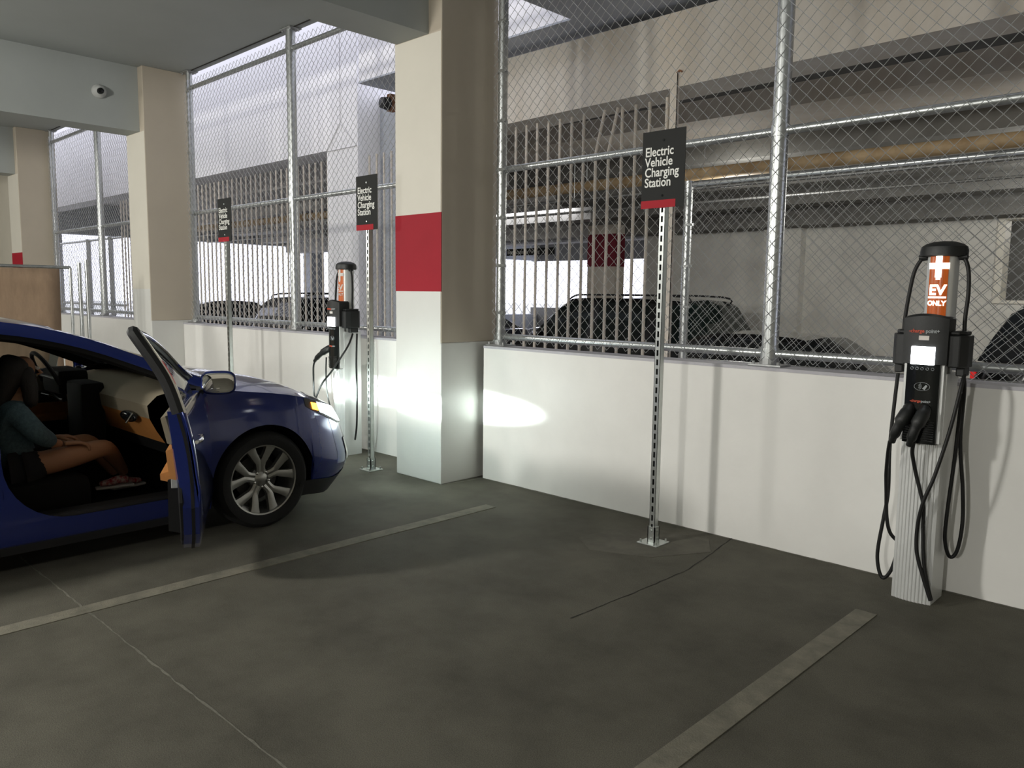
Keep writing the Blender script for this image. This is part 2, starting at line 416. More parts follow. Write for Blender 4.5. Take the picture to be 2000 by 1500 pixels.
# ------------------------------------------------------------------ the other parking structure
YO = 2.0; FZ = -.30
struct('floor_opposite', MB().box(-24.4, 6, YO, 22, FZ-.3, FZ), FARFL)
struct('ground', MB().box(-140, -24.4, -60, 120, FZ-.32, FZ-.02), mat('pale_pavement', (.5, .5, .48), .8, noise=.1, nscale=.5))
struct('floor_gap', MB().box(-24.4, 6, .2, YO, -1.0, -.8), CONCD)
struct('wall_opposite_low', MB().box(-24.4, 6, YO, YO+.2, -.8, .80), CONC)
mb = MB().box(-7.9, 6, YO, YO+.45, 3.50, 4.22); mb.v = [(a, b, c+((a+6.6)*.014 if c < 4 else 0)) for a, b, c in mb.v]
struct('beam_5', mb, CONC)             # spandrel
mb = MB(); mb.box(-8.97, -5.33, 1.69, YO+.34, 4.30, 4.32); mb.box(-5.33, 6, .3, YO+.8, 4.30, 4.40)
struct('ceiling_bridge', mb, CONCB)
struct('wall_tower', MB().box(-24.4, -10.18, YO, YO+.45, 3.62, 13).box(-10.18, -9.41, YO-.02, YO+.75, -.8, 13), LIGHTW)
mb = MB(); mb.box(-9.835, -9.823, YO-.026, YO-.018, 3.95, 13)
for a, b in (((-10.18, 3.60), (-9.83, 3.95)), ((-9.83, 3.95), (-9.43, 3.60)), ((-10.18, 3.60), (-9.43, 3.60))):
    mb.tube([(a[0], YO-.022, a[1]), (b[0], YO-.022, b[1])], .007, 4)
struct('trim_8', mb, mat('shallow_reveal', (.5, .49, .5), .9))
struct('wall_upper', MB().box(-8.97, 6, 1.695, 2.1, 4.315, 13), LIGHTW)
struct('wall_recess', MB().box(-9.41, -7.9, 2.36, 2.6, FZ, 4.3), CONCB)
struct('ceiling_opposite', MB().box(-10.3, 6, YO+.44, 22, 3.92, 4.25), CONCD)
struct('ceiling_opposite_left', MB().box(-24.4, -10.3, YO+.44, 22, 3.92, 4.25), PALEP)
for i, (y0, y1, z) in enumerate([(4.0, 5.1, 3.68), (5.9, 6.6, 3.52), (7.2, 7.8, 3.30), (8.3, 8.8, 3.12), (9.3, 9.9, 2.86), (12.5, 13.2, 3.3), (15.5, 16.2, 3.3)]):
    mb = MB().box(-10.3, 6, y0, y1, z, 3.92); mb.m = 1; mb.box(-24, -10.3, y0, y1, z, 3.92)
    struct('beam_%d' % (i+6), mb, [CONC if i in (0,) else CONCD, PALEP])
mb = MB(); mb.box(-10.08, 6, 10.0, 10.3, FZ, 3.92); mb.box(-7.24, -6.5, 9.8, 10.0, FZ, 2.86)
mb2 = MB(); mb2.box(-10.08, -3.35, 10.0, 10.3, FZ, 3.92); mb2.box(-3.35, -2.35, 10.0, 10.3, FZ, 1.56); mb2.box(-3.35, -2.35, 10.0, 10.3, 2.93, 3.92)
mb2.box(-2.35, 6, 10.0, 10.3, FZ, 3.92); mb2.box(-7.24, -6.5, 9.78, 10.0, FZ, 2.86)
struct('wall_block', mb2, BLOCK)
wf = struct('window_1', MB().box(-3.35, -3.24, 9.96, 10.32, 1.52, 2.96).box(-2.46, -2.35, 9.96, 10.32, 1.52, 2.96).box(-3.24, -2.46, 9.96, 10.32, 2.84, 2.96).box(-3.24, -2.46, 9.96, 10.32, 1.52, 1.57), mat('cream_window_frame', (.78, .75, .66), .5))
struct('wall_room_beyond', MB().box(-5.5, 1, 13.0, 13.2, FZ, 3.9), CONCD)
struct('wall_opposite_right', MB().box(5.8, 6, YO, 22, FZ, 4.3), CONCD)
struct('wall_opposite_back', MB().box(-24.4, -9, 21.8, 22, FZ, 1.0).box(-24.4, -9, 21.8, 22, 3.05, 4.2).box(-9, 6, 21.8, 22, FZ, 4.2), CONCD)
# left facade with daylight openings
mb = MB(); mb.box(-24.4, -24.0, YO, 22, 3.08, 4.3); mb.box(-24.4, -24.0, YO, 22, FZ, .7)
for y in (2.0, 10.2, 17.6): mb.box(-24.4, -23.9, y, y+.5, FZ, 3.1)
struct('wall_facade_left', mb, CONCB)
# column with red band and flared head
def far_column(x0, x1, y0, y1, i):
    mb = MB(); mb.m = 0; mb.box(x0, x1, y0, y1, FZ, 3.92)
    mb.m = 1; mb.box(x0-.005, x1+.005, y0-.005, y1+.005, 2.18, 2.86)
    mb.m = 2; e = .32
    mb.add([(x0-.006, y0-.006, 3.05), (x1+.006, y0-.006, 3.05), (x1+.006, y1+.006, 3.05), (x0-.006, y1+.006, 3.05),
            (x0-e, y0-.12, 3.35), (x1+e, y0-.12, 3.35), (x1+e, y1+.12, 3.35), (x0-e, y1+.12, 3.35),
            (x0-e, y0-.12, 3.9), (x1+e, y0-.12, 3.9), (x1+e, y1+.12, 3.9), (x0-e, y1+.12, 3.9)],
           [(0, 1, 5, 4), (1, 2, 6, 5), (2, 3, 7, 6), (3, 0, 4, 7), (4, 5, 9, 8), (5, 6, 10, 9), (6, 7, 11, 10), (7, 4, 8, 11)])
    return struct('column_%d' % i, mb, [CONC, mat('dark_red_band', (.15, .016, .028), .7, spec=.2), CONCD])
far_column(-10.85, -10.12, 8.92, 9.25, 5)
far_column(-19.4, -18.8, 8.0, 8.6, 6)
# glowing strips added far left in place of a bright sky gap
for k, (x0, x1, y, z) in enumerate([(-13.6, -10.6, 8.05, 3.42), (-17.2, -14.6, 10.9, 3.42)]):
    t = thing('ceiling_light', ['long bright ceiling lamp left of the far red-banded column', 'shorter bright ceiling lamp above the dark hanging sign'][k], 'ceiling light', ((x0+x1)/2, y, z), 0, 'bright strip lamps in the other garage')
    hw = (x1-x0)/2
    obj('housing', MB().bbox(-hw, hw, -.16, .16, .0, .08, .01), CAMW, t); obj('diffuser', MB().bbox(-hw+.02, hw-.02, -.14, .14, -.12, 0, .01), mat('bright_diffuser', (1, 1, 1), .4, emit=3, ecol=(1, 1, 1)), t)
    [obj('rod', MB().cyl((a*hw*.7, 0, .08), (a*hw*.7, 0, 3.92-z), .01, 6), GALVD, t) for a in (-1, 1)]
for k, (x, y, z, pw) in enumerate(FAR_LAMPS):
    garage_lamp(x, y, z, pw, ['linear ceiling lamp above the black estate car beyond the fence', 'white linear ceiling lamp below the cream pipe at the far right', 'linear ceiling lamp in the room behind the block wall window'][k], 3.92)
# hanging dark sign
t = thing('hanging_sign', 'dark hanging sign with pale lettering seen between the pickets', 'sign', (-13.55, 10.0, 2.63))
obj('board', MB().bbox(-.80, .80, -.02, .02, -.085, .085, .004), SIGNB, t)
lab(text_mesh('lettering', 'Exit  Accessible Parking', .125, SIGNW, t, (-.76, -.0225, -.04), (pi/2, 0, 0), xs=.92), 'pale lettering')
[obj('rod', MB().cyl((a, 0, .07), (a, 0, 1.3), .006, 6), GALVD, t) for a in (-.6, .6)]
# picket fence
def picket_fence(label, x0, x1, z1, bent=False):
    t = thing('picket_fence', label, 'fence', (x0, YO+.06, .80), 0, 'steel picket barriers of the other garage')
    n = int(round((x1-x0)/.1655)); w_ = .016; nn = 0
    for k in range(n+1):
        x = k*.1655; mb = MB(); h = z1-.80
        if bent and n-5 < k <= n-3:
            pts = [(x, 0, 0), (x, 0, h-.42), (x+.125, -.02, h+.0)]
        else: pts = [(x, 0, 0), (x, 0, h)]
        mb.tube(pts, w_, 6)
        obj('picket', mb, TANP, t)
        nn += 1
        if nn > 98: break
    mb = MB(); mb.box(-.02, x1-x0, -.018, .018, .1, .14); obj('rail', mb, TANP, t)
    return t
picket_fence('cream steel picket barrier beyond the right fence, two pickets bent near its tall post', -9.25, -4.56, 3.46, bent=True)
picket_fence('cream steel picket barrier under the white tower wall beyond the middle fence', -18.4, -10.3, 3.50)
t = thing('steel_post', 'tall thick cream steel post ending the picket barrier behind the near sign', 'post', (-4.29, YO+.02, .8))
obj('tube', MB().bbox(-.050, .0, -.04, .04, 0, 2.83, .006), TANP, t); obj('angle_bar', MB().box(.0, .03, -.04, -.034, 0, 2.86).box(.024, .03, -.04, .0, 0, 2.86), TANP, t)
obj('slim_bar', MB().cyl((-.10, 0, 0), (-.10, 0, 2.66), .017, 8), TANP, t)
mb = MB(); mb.tube([(.01, -.03, 2.86), (.05, -.04, 2.875), (.075, -.04, 2.86)], .009, 6); obj('bent_hook', mb, RUST, t)
# second chain link fences in that plane
G2 = 'chain link fences of the other garage'
chain_fence('lower chain link fence in the other garage, right of the thick cream post', -4.22, 2.5, [-4.17, -.95, 2.4], [-4.17], G2, y=YO+.1, z0=.80, top=2.66, mesh_top=2.62, rails=(2.63, .95), p=.0865)
chain_fence('lower chain link fence in the other garage seen through the farthest bay', -24.0, -18.45, [-23.9, -20.65, -19.21], [-23.9], G2, y=YO+.1, z0=.80, top=2.74, mesh_top=2.70, rails=(2.72, 1.22), p=.10)
# pipes
def pipe(name, label, y, z, r, mtl, x0=-24, x1=5.8, hang=None):
    o = thing(name, label, 'pipe', (0, y, z))
    obj('tube', MB().cyl((x0, 0, 0), (x1, 0, 0), r, 16), mtl, o, smooth=True)
    for x in (hang or [-20, -16, -12, -8, -4.8, -1.75, 1.5, 4.5]):
        mb = MB(); mb.cyl((x, 0, r), (x, 0, 3.95-z), .006, 6); mb.lathe([(r, -.02), (r+.006, -.02), (r+.006, .02), (r, .02)], 'x', 16, (x, 0, 0)); obj('hanger', mb, GALV, o)
    return o
pipe('drain_pipe', 'thick cream drain pipe under the ceiling of the other garage', 5.3, 3.27, .085, PIPE)
pipe('conduit', 'upper thin steel conduit under the ceiling of the other garage', 5.0, 3.03, .022, GALVD)
pipe('conduit', 'lower thin steel conduit under the ceiling of the other garage', 6.6, 3.05, .02, GALVD)
mb = MB(); mb.cyl((0, 0, 0), (.75, -.1, .42), .03, 10)
tag(obj('brace_pipe', mb, TANP, loc=(-1.9, 6.9, 3.42)), 'short slanting cream pipe above the drain pipe at the far right', 'pipe')
# small dark floodlight on the wall beyond
t = thing('wall_fixture', 'small dark rusty fixture on the spandrel left of the near column', 'fixture', (-8.60, YO, 4.05))
obj('bracket', MB().bbox(-.04, .04, -.1, 0, -.12, .1, .01), RUST, t); obj('head', MB().lathe([(.0, -.16), (.07, -.15), (.085, -.05), (.03, 0)], 'y', 14, (0, -.06, -.03)), BLACKP, t, smooth=True)

# ------------------------------------------------------------------ signs on strut posts
def strut_sign(x, y, label, first):
    t = thing('charging_sign', label, 'sign', (x, y, 0), 0, 'black electric vehicle charging station signs on steel posts')
    # slotted square tube post: front face has slots
    s = .0205; mb = MB(); zt = 2.5
    th = .0025
    # three solid sides
    mb.box(-s, -s+th, -s, s, .01, zt); mb.box(s-th, s, -s, s, .01, zt); mb.box(-s, s, s-th, s, .01, zt)
    mb.box(-s, -.007, -s, -s+th, .01, zt); mb.box(.007, s, -s, -s+th, .01, zt)
    z = .01
    while z < zt-.03:
        mb.box(-.007, .007, -s, -s+th, z, z+.022); z += .0508*1.15
    o = obj('post', mb, STRUT, t)
    mb = MB(); mb.box(-s+th, s-th, s-th*2.2, s-th, .02, zt-.01); obj('post_back', mb, BLACKP, o)
    mb = MB(); mb.bbox(-.075, .075, -.075, .075, 0, .008, .002)
    mb.box(-.027, -s, -.027, .027, .008, .11); mb.box(s, .027, -.027, .027, .008, .11); mb.box(-.027, .027, s, .027, .008, .11)
    mb.box(-.027, .027, -.027, -s, .008, .11)
    f_ = obj('foot_plate', mb, STRUT, t)
    mb = MB()
    for a in (-1, 1):
        for b in (-1, 1): obj('bolt', MB().cyl((a*.057, b*.057, .008), (a*.057, b*.057, .026), .007, 6), STRUT, f_)
    for zz in (.035, .085): obj('bolt', MB().cyl((0, -.034, zz), (0, -.024, zz), .008, 6), STRUT, f_); obj('bolt', MB().cyl((.024, 0, zz), (.034, 0, zz), .008, 6), STRUT, f_)
    bd = obj('sign_board', MB().bbox(-.1525, .1525, -.0265, -.0225, 2.105, 2.565, .0012), SIGNB, t)
    rb = obj('red_stripe', MB().box(-.1525, .095, -.0272, -.0266, 2.105, 2.152), SIGNR, bd)
    text_mesh('lettering', 'Electric\nVehicle\nCharging\nStation', .0765, SIGNW, bd, (-.131, -.0270, 2.417), (pi/2, 0, 0), xs=.88, bold=.0012, depth=.0003, spacing=.80)
    for zz in (2.505, 2.178): obj('screw', MB().cyl((.0, -.030, zz), (.0, -.0262, zz), .007, 10), BLACKG if first else GALV, bd)
    return t
strut_sign(-2.757, -.45, 'black charging station sign nearest the camera, in the empty stall', True)
strut_sign(-5.705, -.51, 'black charging station sign just left of the near column', False)
strut_sign(-8.33, -.50, 'black charging station sign left of the blue car hood, farthest of the three', False)

# ------------------------------------------------------------------ charging stations
def cable(name, pts, parent, r=.0095):
    return obj(name, MB().tube(spline(pts, 7), r, 10), RUBBER, parent, smooth=True)
def handle(parent, p, d, side=1, k=1.0):
    "charging connector: nose at p, grip runs along d (down)"
    p = Vector(p); d = Vector(d).normalized()
    pts = [p+Vector((0, .03, .02)), p, p+d*.05*k+Vector((0, -.02, 0)), p+d*.11*k+Vector((0, -.02, 0)), p+d*.17*k]
    o = obj('charging_handle', MB().tube(spline(pts, 4), [.030]*4+[.034]*5+[.025]*5+[.017]*3, 12), BLACKP, parent, smooth=True)
    return o
def charging_station(x, y, label, near):
    t = thing('charging_station', label, 'charging station', (x, y, 0), 0, 'charging stations against the low wall')
    # fluted pedestal, slightly bowed front
    prof = []; hw = .096; yf = -.095; yb = .095
    n = 44
    for i in range(n+1):
        u = i/n; xx = -hw+2*hw*u
        bow = -.018*(1-(2*u-1)**2)
        fl = .0034*(1 if (i % 4) in (0, 1) else 0)
        if u < .07 or u > .93: fl = 0
        prof.append((xx, yf+bow+fl))
    prof += [(hw, yb), (-hw, yb)]
    mb = MB(); mb.prism(prof, 'z', 0, 1.20)
    ped = obj('pedestal', mb, ALU, t)
    for q_ in (-1, 1): obj('edge_trim', MB().box(min(q_*.079, q_*.093), max(q_*.079, q_*.093), -.138, -.088, .85, 1.26), ALU, ped)
    # upper column with lit panel
    pw = .072; CX = .018
    prof = [(pw*cos(a)*1.0, .0+pw*sin(a)) for a in [R(q) for q in range(-60, 241, 12)]]
    mb = MB(); mb.prism([(px_, py_-.01) for px_, py_ in prof], 'z', 1.20, 1.795)
    mb.v = [(a+CX, b, c) for a, b, c in mb.v]
    col = obj('light_column', mb, ALU, t, smooth=True)
    pan = []
    for i in range(13):
        a = R(-90-36+72*i/12); pan.append((.074*cos(a)+CX, .074*sin(a)-.012))
    rows = [[(a, b, 1.46) for a, b in pan], [(a, b, 1.79) for a, b in pan]]
    pn = obj('lit_panel', MB().grid(rows), ORANGE if near else DIMLIT, t, solid=.004); lab(pn, 'orange lit front panel')
    sgnm = LITW if near else STICK
    # plus / plug symbol and EV ONLY lettering bent round the column
    def bent(name, boxes):
        mb = MB()
        for (x0, x1, z0, z1) in boxes:
            k = 6; rows = []
            for zz in (z0, z1):
                rw = []
                for i in range(k+1):
                    xx = x0+(x1-x0)*i/k; yy = -math.sqrt(max(0, .0755**2-xx*xx))-.0125
                    rw.append((xx+CX, yy, zz))
                rows.append(rw)
            mb.grid(rows)
        return obj(name, mb, sgnm, pn)
    bent('plus_symbol', [(-.014, .016, 1.680, 1.79), (-.046, .047, 1.722, 1.752), (-.009, .011, 1.668, 1.680)])
    bent('lettering_bar', [(-.041, .041, 1.576, 1.585)])
    for (s_, sz, zz, xs_) in (('EV', .070, 1.594, 1.0), ('ONLY', .034, 1.540, .92)):
        o = text_mesh('lettering', s_, sz, sgnm, pn, (0, 0, 0), (0, 0, 0), align='CENTER', xs=1, bold=.0022 if s_ == 'EV' else .001, depth=.0002)
        for v in o.data.vertices:
            xx = v.co.x*xs_; v.co = Vector((xx+CX, -math.sqrt(max(0, .076**2-xx*xx))-.0125-v.co.z, zz+v.co.y))
    if near:   # warm glow of the panel itself
        pass
    # cap
    mb = MB(); mb.lathe([(0, .078), (.05, .074), (.085, .062), (.104, .048), (.108, .030), (.108, .004), (.100, 0), (0, 0)], 'z', 36)
    mb.v = [(a*1.02+CX, b*.86-.012, c+1.785) for a, b, c in mb.v]
    cap = obj('cap', mb, BLACKP, t, smooth=True)
    # head unit: arched top, bowed front
    rows = []
    def bowed(zs, hwf, yfr, ybk, bow, nn=14):
        out = []
        for z_ in zs:
            q = []
            for i in range(nn+1):
                u = i/nn; xx = -hwf+2*hwf*u; q.append((xx, yfr-bow*(1-(2*u-1)**2), z_))
            q.append((hwf, ybk, z_)); q.append((-hwf, ybk, z_)); out.append(q)
        return out
    hd = bowed([1.248, 1.47], .104, -.150, -.04, .022)
    nn = len(hd[0])
    # arch the top
    for i, pnt in enumerate(hd[1]):
        u = (pnt[0]/.104); hd[1][i] = (pnt[0], pnt[1], 1.474+.014*(1-u*u))
    top2 = [(a*.9, b*.92+(-.01 if b > -.05 else .0), c+.012) for a, b, c in hd[1]]
    mb = MB(); mb.grid([hd[0], hd[1], top2], closed=True); mb.add(hd[0], [tuple(range(nn))]); mb.add(top2, [tuple(range(nn))])
    head = obj('head_unit', mb, BLACKP, t, smooth=True)
    # gloss display area and lower panel
    f2 = bowed([.845, 1.345], .078, -.151, -.08, .016)
    mb = MB(); mb.grid(f2, closed=True); mb.add(f2[0], [tuple(range(nn))]); mb.add(f2[1], [tuple(range(nn))])
    pl = obj('control_panel', mb, BLACKG, t, smooth=True)
    mb = MB(); mb.bbox(-.054, .054, -.1815, -.16, 1.246, 1.336, .003); obj('screen', mb, SCREEN, pl); 
    mb = MB()
    for k in range(5): mb.lathe([(.0075, -.002), (.0075, .0), (.0055, .0), (.0055, -.002)], 'y', 14, (-.048+.024*k, -.1705+abs(k-2)*.0015, 1.225))
    obj('button_ring', mb, LOGOG, pl)
    mb = MB(); mb.lathe([(.030, -.1685), (.030, -.167), (.028, -.167), (.028, -.1685)], 'y', 24, (.0, 0, 0))
    mb.v = [(a*1.25+.004, b, c*.72+1.135) for a, b, c in mb.v]
    for k, rr_ in enumerate((.010, .015, .020)):
        mb.tube([(-.018+rr_*cos(R(q)), -.1685, 1.135+rr_*sin(R(q))) for q in range(-50, 51, 20)], .0012, 5)
    mb.prism([(.006, 1.125), (.022, 1.145), (.030, 1.140), (.018, 1.118)], 'y', -.1690, -.166)
    obj('tap_symbol', mb, LOGOG, pl)
    o1 = text_mesh('lettering', '-charge', .026, LOGOR, head, (-.072, -.1725, 1.405), (pi/2, 0, 0), xs=.92, bold=.0006)
    o2 = text_mesh('lettering', 'point+', .026, LOGOG, head, (.006, -.1725, 1.405), (pi/2, 0, 0), xs=.92, bold=.0006)
    obj('sticker', MB().bbox(-.024, .024, -.174, -.170, 1.368, 1.390, .001), STICK, head); 
    text_mesh('lettering', '-charge', .018, LOGOR, pl, (-.048, -.1675, 1.055), (pi/2, 0, 0), xs=.95, bold=.0004)
    text_mesh('lettering', 'point+', .018, LOGOG, pl, (.004, -.1675, 1.055), (pi/2, 0, 0), xs=.95, bold=.0004)
    mb = MB()
    for k in range(9): mb.box(-.07, .07, -.166, -.160, .86+k*.012, .865+k*.012)
    obj('louvre', mb, BLACKP, pl)
    # holsters left and right
    for s in (-1, 1):
        prof = [(s*.100, -.125), (s*.100, .055), (s*.150, .05), (s*.176, .02), (s*.176, -.07), (s*.150, -.115)]
        mb = MB(); mb.prism(prof, 'z', 1.235, 1.395)
        mb.prism([(s*.125, -.07), (s*.125, .02), (s*.165, .02), (s*.165, -.07)], 'z', 1.19, 1.235)
        mb.prism([(a*.93 if abs(a) > .12 else a, b*.9) for a, b in prof], 'z', 1.395, 1.415)
        obj('cable_holster', mb, BLACKP, t, bevel=.006)
    # swing arms from cap to holsters
    for s in (-1, 1):
        cable('cable_arm', [(CX+s*.075, -.02, 1.782), (CX+s*.10, -.025, 1.772), (CX*.8+s*.125, -.03, 1.71), (CX*.5+s*.137, -.03, 1.60), (s*.140, -.03, 1.48), (s*.142, -.03, 1.40)], t, .0095)
        mb = MB(); mb.lathe([(.0, -.02), (.016, -.018), (.018, 0), (.014, .02), (0, .024)], 'x', 14, (CX+s*.092, -.022, 1.782)); obj('arm_boot', mb, BLACKP, t, smooth=True)
    if near:
        handle(t, (-.050, -.19, 1.0), (-.12, -.0, -.30)); handle(t, (.028, -.20, 1.0), (-.10, -.02, -.32))
        W_ = lambda l, yy: [(a-x, yy if not isinstance(yy, list) else yy[i], b) for i, (a, b) in enumerate(l)]
        cable('cable', W_([(-1.430, 1.18), (-1.437, 1.05), (-1.447, .787), (-1.440, .536), (-1.454, .39), (-1.474, .20), (-1.464, .10), (-1.437, .05), (-1.40, .10), (-1.375, .2)], .005), t)
        cable('cable', W_([(-1.385, .842), (-1.40, .78), (-1.422, .66), (-1.425, .547), (-1.421, .407), (-1.405, .32), (-1.37, .27)], [-.19, -.16, -.10, -.07, -.05, -.03, .0]), t)
        cable('cable', W_([(-1.262, .86), (-1.274, .80), (-1.262, .70), (-1.236, .60), (-1.217, .522), (-1.213, .388), (-1.196, .204), (-1.156, .04)], [-.215, -.19, -.16, -.15, -.145, -.135, -.13, -.125]), t)
        cable('cable', W_([(-1.098, 1.20), (-1.101, 1.124), (-1.125, .92), (-1.171, .691), (-1.212, .553), (-1.237, .414), (-1.233, .28), (-1.196, .154), (-1.156, .04)], [-.06, -.10, -.14, -.165, -.17, -.15, -.145, -.14, -.135]), t)
        cable('cable', W_([(-1.109, 1.18), (-1.108, 1.10), (-1.116, .846), (-1.094, .608), (-1.085, .42), (-1.100, .272), (-1.130, .235), (-1.152, .321), (-1.150, .46), (-1.135, .733), (-1.128, .842), (-1.118, 1.10)], [-.02, .0, .03, .05, .06, .06, .05, .03, .02, .02, .01, .0]), t)
    else:
        h = handle(t, (-.12, -.12, 1.03), (-.28, -.0, -.15), 1, 1.75)
        cable('cable', [(-.372, -.12, .895), (-.405, -.12, .84), (-.41, -.12, .74), (-.40, -.12, .55), (-.35, -.1, .3), (-.25, -.08, .12), (-.14, -.02, .1)], t, .009)
        cable('cable', [(.13, -.02, 1.18), (.15, -.08, 1.08), (.13, -.14, .98), (.02, -.19, .82), (-.14, -.20, .68), (-.26, -.2, .5), (-.3, -.2, .3), (-.22, -.18, .1)], t, .009)
        cable('cable', [(.14, .02, 1.18), (.155, .0, .9), (.16, .0, .6), (.15, .0, .3), (.12, .0, .15)], t, .009)
        cable('cable', [(-.05, -.2, .95), (-.075, -.19, .8), (-.09, -.17, .6), (-.03, -.16, .4), (.0, -.15, .2), (.01, -.14, .05)], t, .007)
    return t
charging_station(-1.262, -.195, 'charging station with glowing orange EV ONLY panel nearest the camera', True)
charging_station(-6.46, -.24, 'charging station beyond the blue car hood, connector sticking out to its left', False)

# security camera on beam 2
t = thing('security_camera', 'small round security camera on the ceiling beam of the middle column', 'camera', (-10.82, -.90, 4.02))
obj('base_ring', MB().lathe([(0, 0), (.085, 0), (.08, .04), (.06, .06), (0, .06)], 'x', 24), CAMW, t, smooth=True)
mb = MB(); mb.ico((.06, 0, 0), .06, 3); obj('eyeball', mb, CAMW, t, smooth=True)
obj('lens', MB().lathe([(0, .128), (.034, .124), (.040, .10), (.04, .07)], 'x', 20, (0, -.01, -.01)), BLACKG, t, smooth=True)

# temporary fence panel with tan fabric (x about -10.3, running towards the camera)
t = thing('fence_panel', 'temporary fence panel covered with tan fabric at the far left behind the blue car', 'fence panel', (-10.25, -1.5, 0))
mb = MB(); rows = []
for i in range(25):
    y = -.12-3.6*i/24; rows.append([(.012*sin(i*1.9+j*.8)+.01*sin(j*2.1), y, .12+1.68*j/10) for j in range(11)])
obj('fabric', MB().grid(rows), FABRIC, t, smooth=True, solid=.002)
mb = MB(); mb.cyl((0, -3.8, 1.82), (0, 0, 1.82), .018, 12); mb.cyl((0, -3.8, .1), (0, 0, .1), .018, 12); mb.cyl((0, 0, .02), (0, 0, 1.82), .018, 12); mb.cyl((0, -3.8, .02), (0, -3.8, 1.82), .018, 12)
obj('frame', mb, GALV, t, smooth=True)
for k, yy in enumerate((.10, .17)):
    obj('upright', MB().cyl((.03*k, yy, 0), (.03*k, yy, 1.88+.04*k), .022, 12), GALV, t, smooth=True)
obj('foot', MB().bbox(-.3, .3, .08, .2, 0, .04, .01), GALVD, t)

# ------------------------------------------------------------------ wheels
def wheel(parent, X, Y, Zc=.325, Rt=.325, Rr=.242, w_=.215, side=1, detail=True, name='wheel'):
    "tyre is the part; rim, nuts are sub-parts; axis along X, outer face towards side*X"
    s = side
    prof = [(Rr-.005, -.5*w_), (Rr+.03, -.5*w_), (Rt-.03, -.5*w_), (Rt-.008, -.42*w_), (Rt, -.3*w_), (Rt, .3*w_), (Rt-.008, .42*w_), (Rt-.03, .5*w_), (Rr+.03, .5*w_), (Rr-.004, .46*w_), (Rr-.012, .38*w_)]
    mb = MB(); mb.lathe([(a, b*s) for a, b in prof], 'x', 56)
    ty = obj('wheel', mb, TYRE, parent, smooth=True, loc=(X-s*w_*.5, Y, Zc)); lab(ty, 'black tyre')
    fo = w_*.40
    mb = MB()
    mb.lathe([(Rr+.002, fo*s), (Rr-.004, (fo+.008)*s), (Rr-.016, (fo+.004)*s), (Rr-.020, (fo-.02)*s), (Rr-.035, -.4*w_*s)], 'x', 56)
    if detail:
        # five split spokes
        for k in range(5):
            a0 = 2*pi*k/5+R(92)
            def pt(r_, da, dx): return ((fo+dx)*s, r_*cos(a0+da), r_*sin(a0+da))
            for sg in (-1, 1):
                rows = []
                for (r_, ia, ib) in ((.050, 0, .036), (.085, 0, .031), (.112, 0, .036), (.130, .002, .047), (.155, .014, .062), (.190, .030, .082), (Rr-.008, .044, .112)):
                    dx = -.012-.030*(1-r_/Rr); da, db = sg*ia/r_, sg*ib/r_
                    p1 = pt(r_, da, dx); p2 = pt(r_, (da+db)/2, dx+.006); p3 = pt(r_, db, dx)
                    rows.append([p1, p2, p3, (p3[0]-.035*s, p3[1], p3[2]), (p1[0]-.035*s, p1[1], p1[2])])
                mb.grid(rows, closed=True)
        mb.lathe([(0, (fo-.030)*s), (.028, (fo-.030)*s), (.034, (fo-.034)*s), (.060, (fo-.040)*s), (.072, (fo-.055)*s), (.072, (fo-.09)*s)], 'x', 30)
    else:
        for k in range(5):
            a0 = 2*pi*k/5; c, d = cos(a0), sin(a0)
            pts = [(.04, -.04), (Rr-.01, -.05), (Rr-.01, .05), (.04, .04)]
            q = [(fo*s-.01*s, r_*c-t_*d, r_*d+t_*c) for r_, t_ in pts]
            mb.add(q+[(p[0]-.03*s, p[1], p[2]) for p in q], [(0, 1, 2, 3), (0, 1, 5, 4), (2, 3, 7, 6), (1, 2, 6, 5)])
        mb.lathe([(0, (fo-.0)*s), (.06, (fo-.01)*s), (.06, (fo-.06)*s)], 'x', 20)
    rim = obj('rim', mb, RIM, ty, smooth=True); lab(rim, 'machined silver rim with five split spokes')
    mb = MB(); mb.lathe([(0, -.02*s), (.15, -.02*s), (.15, -.035*s), (0, -.035*s)], 'x', 30); mb.lathe([(.15, .0), (Rr-.03, -.06*s)], 'x', 30) if 0 else None
    obj('brake_disc', mb, RIMD, ty)
    if detail:
        for k in range(5):
            a0 = 2*pi*k/5+R(92)+pi/5; mb = MB()
            mb.lathe([(.0085, (fo-.052)*s), (.0085, (fo-.028)*s), (.0, (fo-.024)*s)], 'x', 6, (0, .053*cos(a0), .053*sin(a0)))
            obj('lug_nut', mb, CHROME, ty, smooth=True)
    return ty

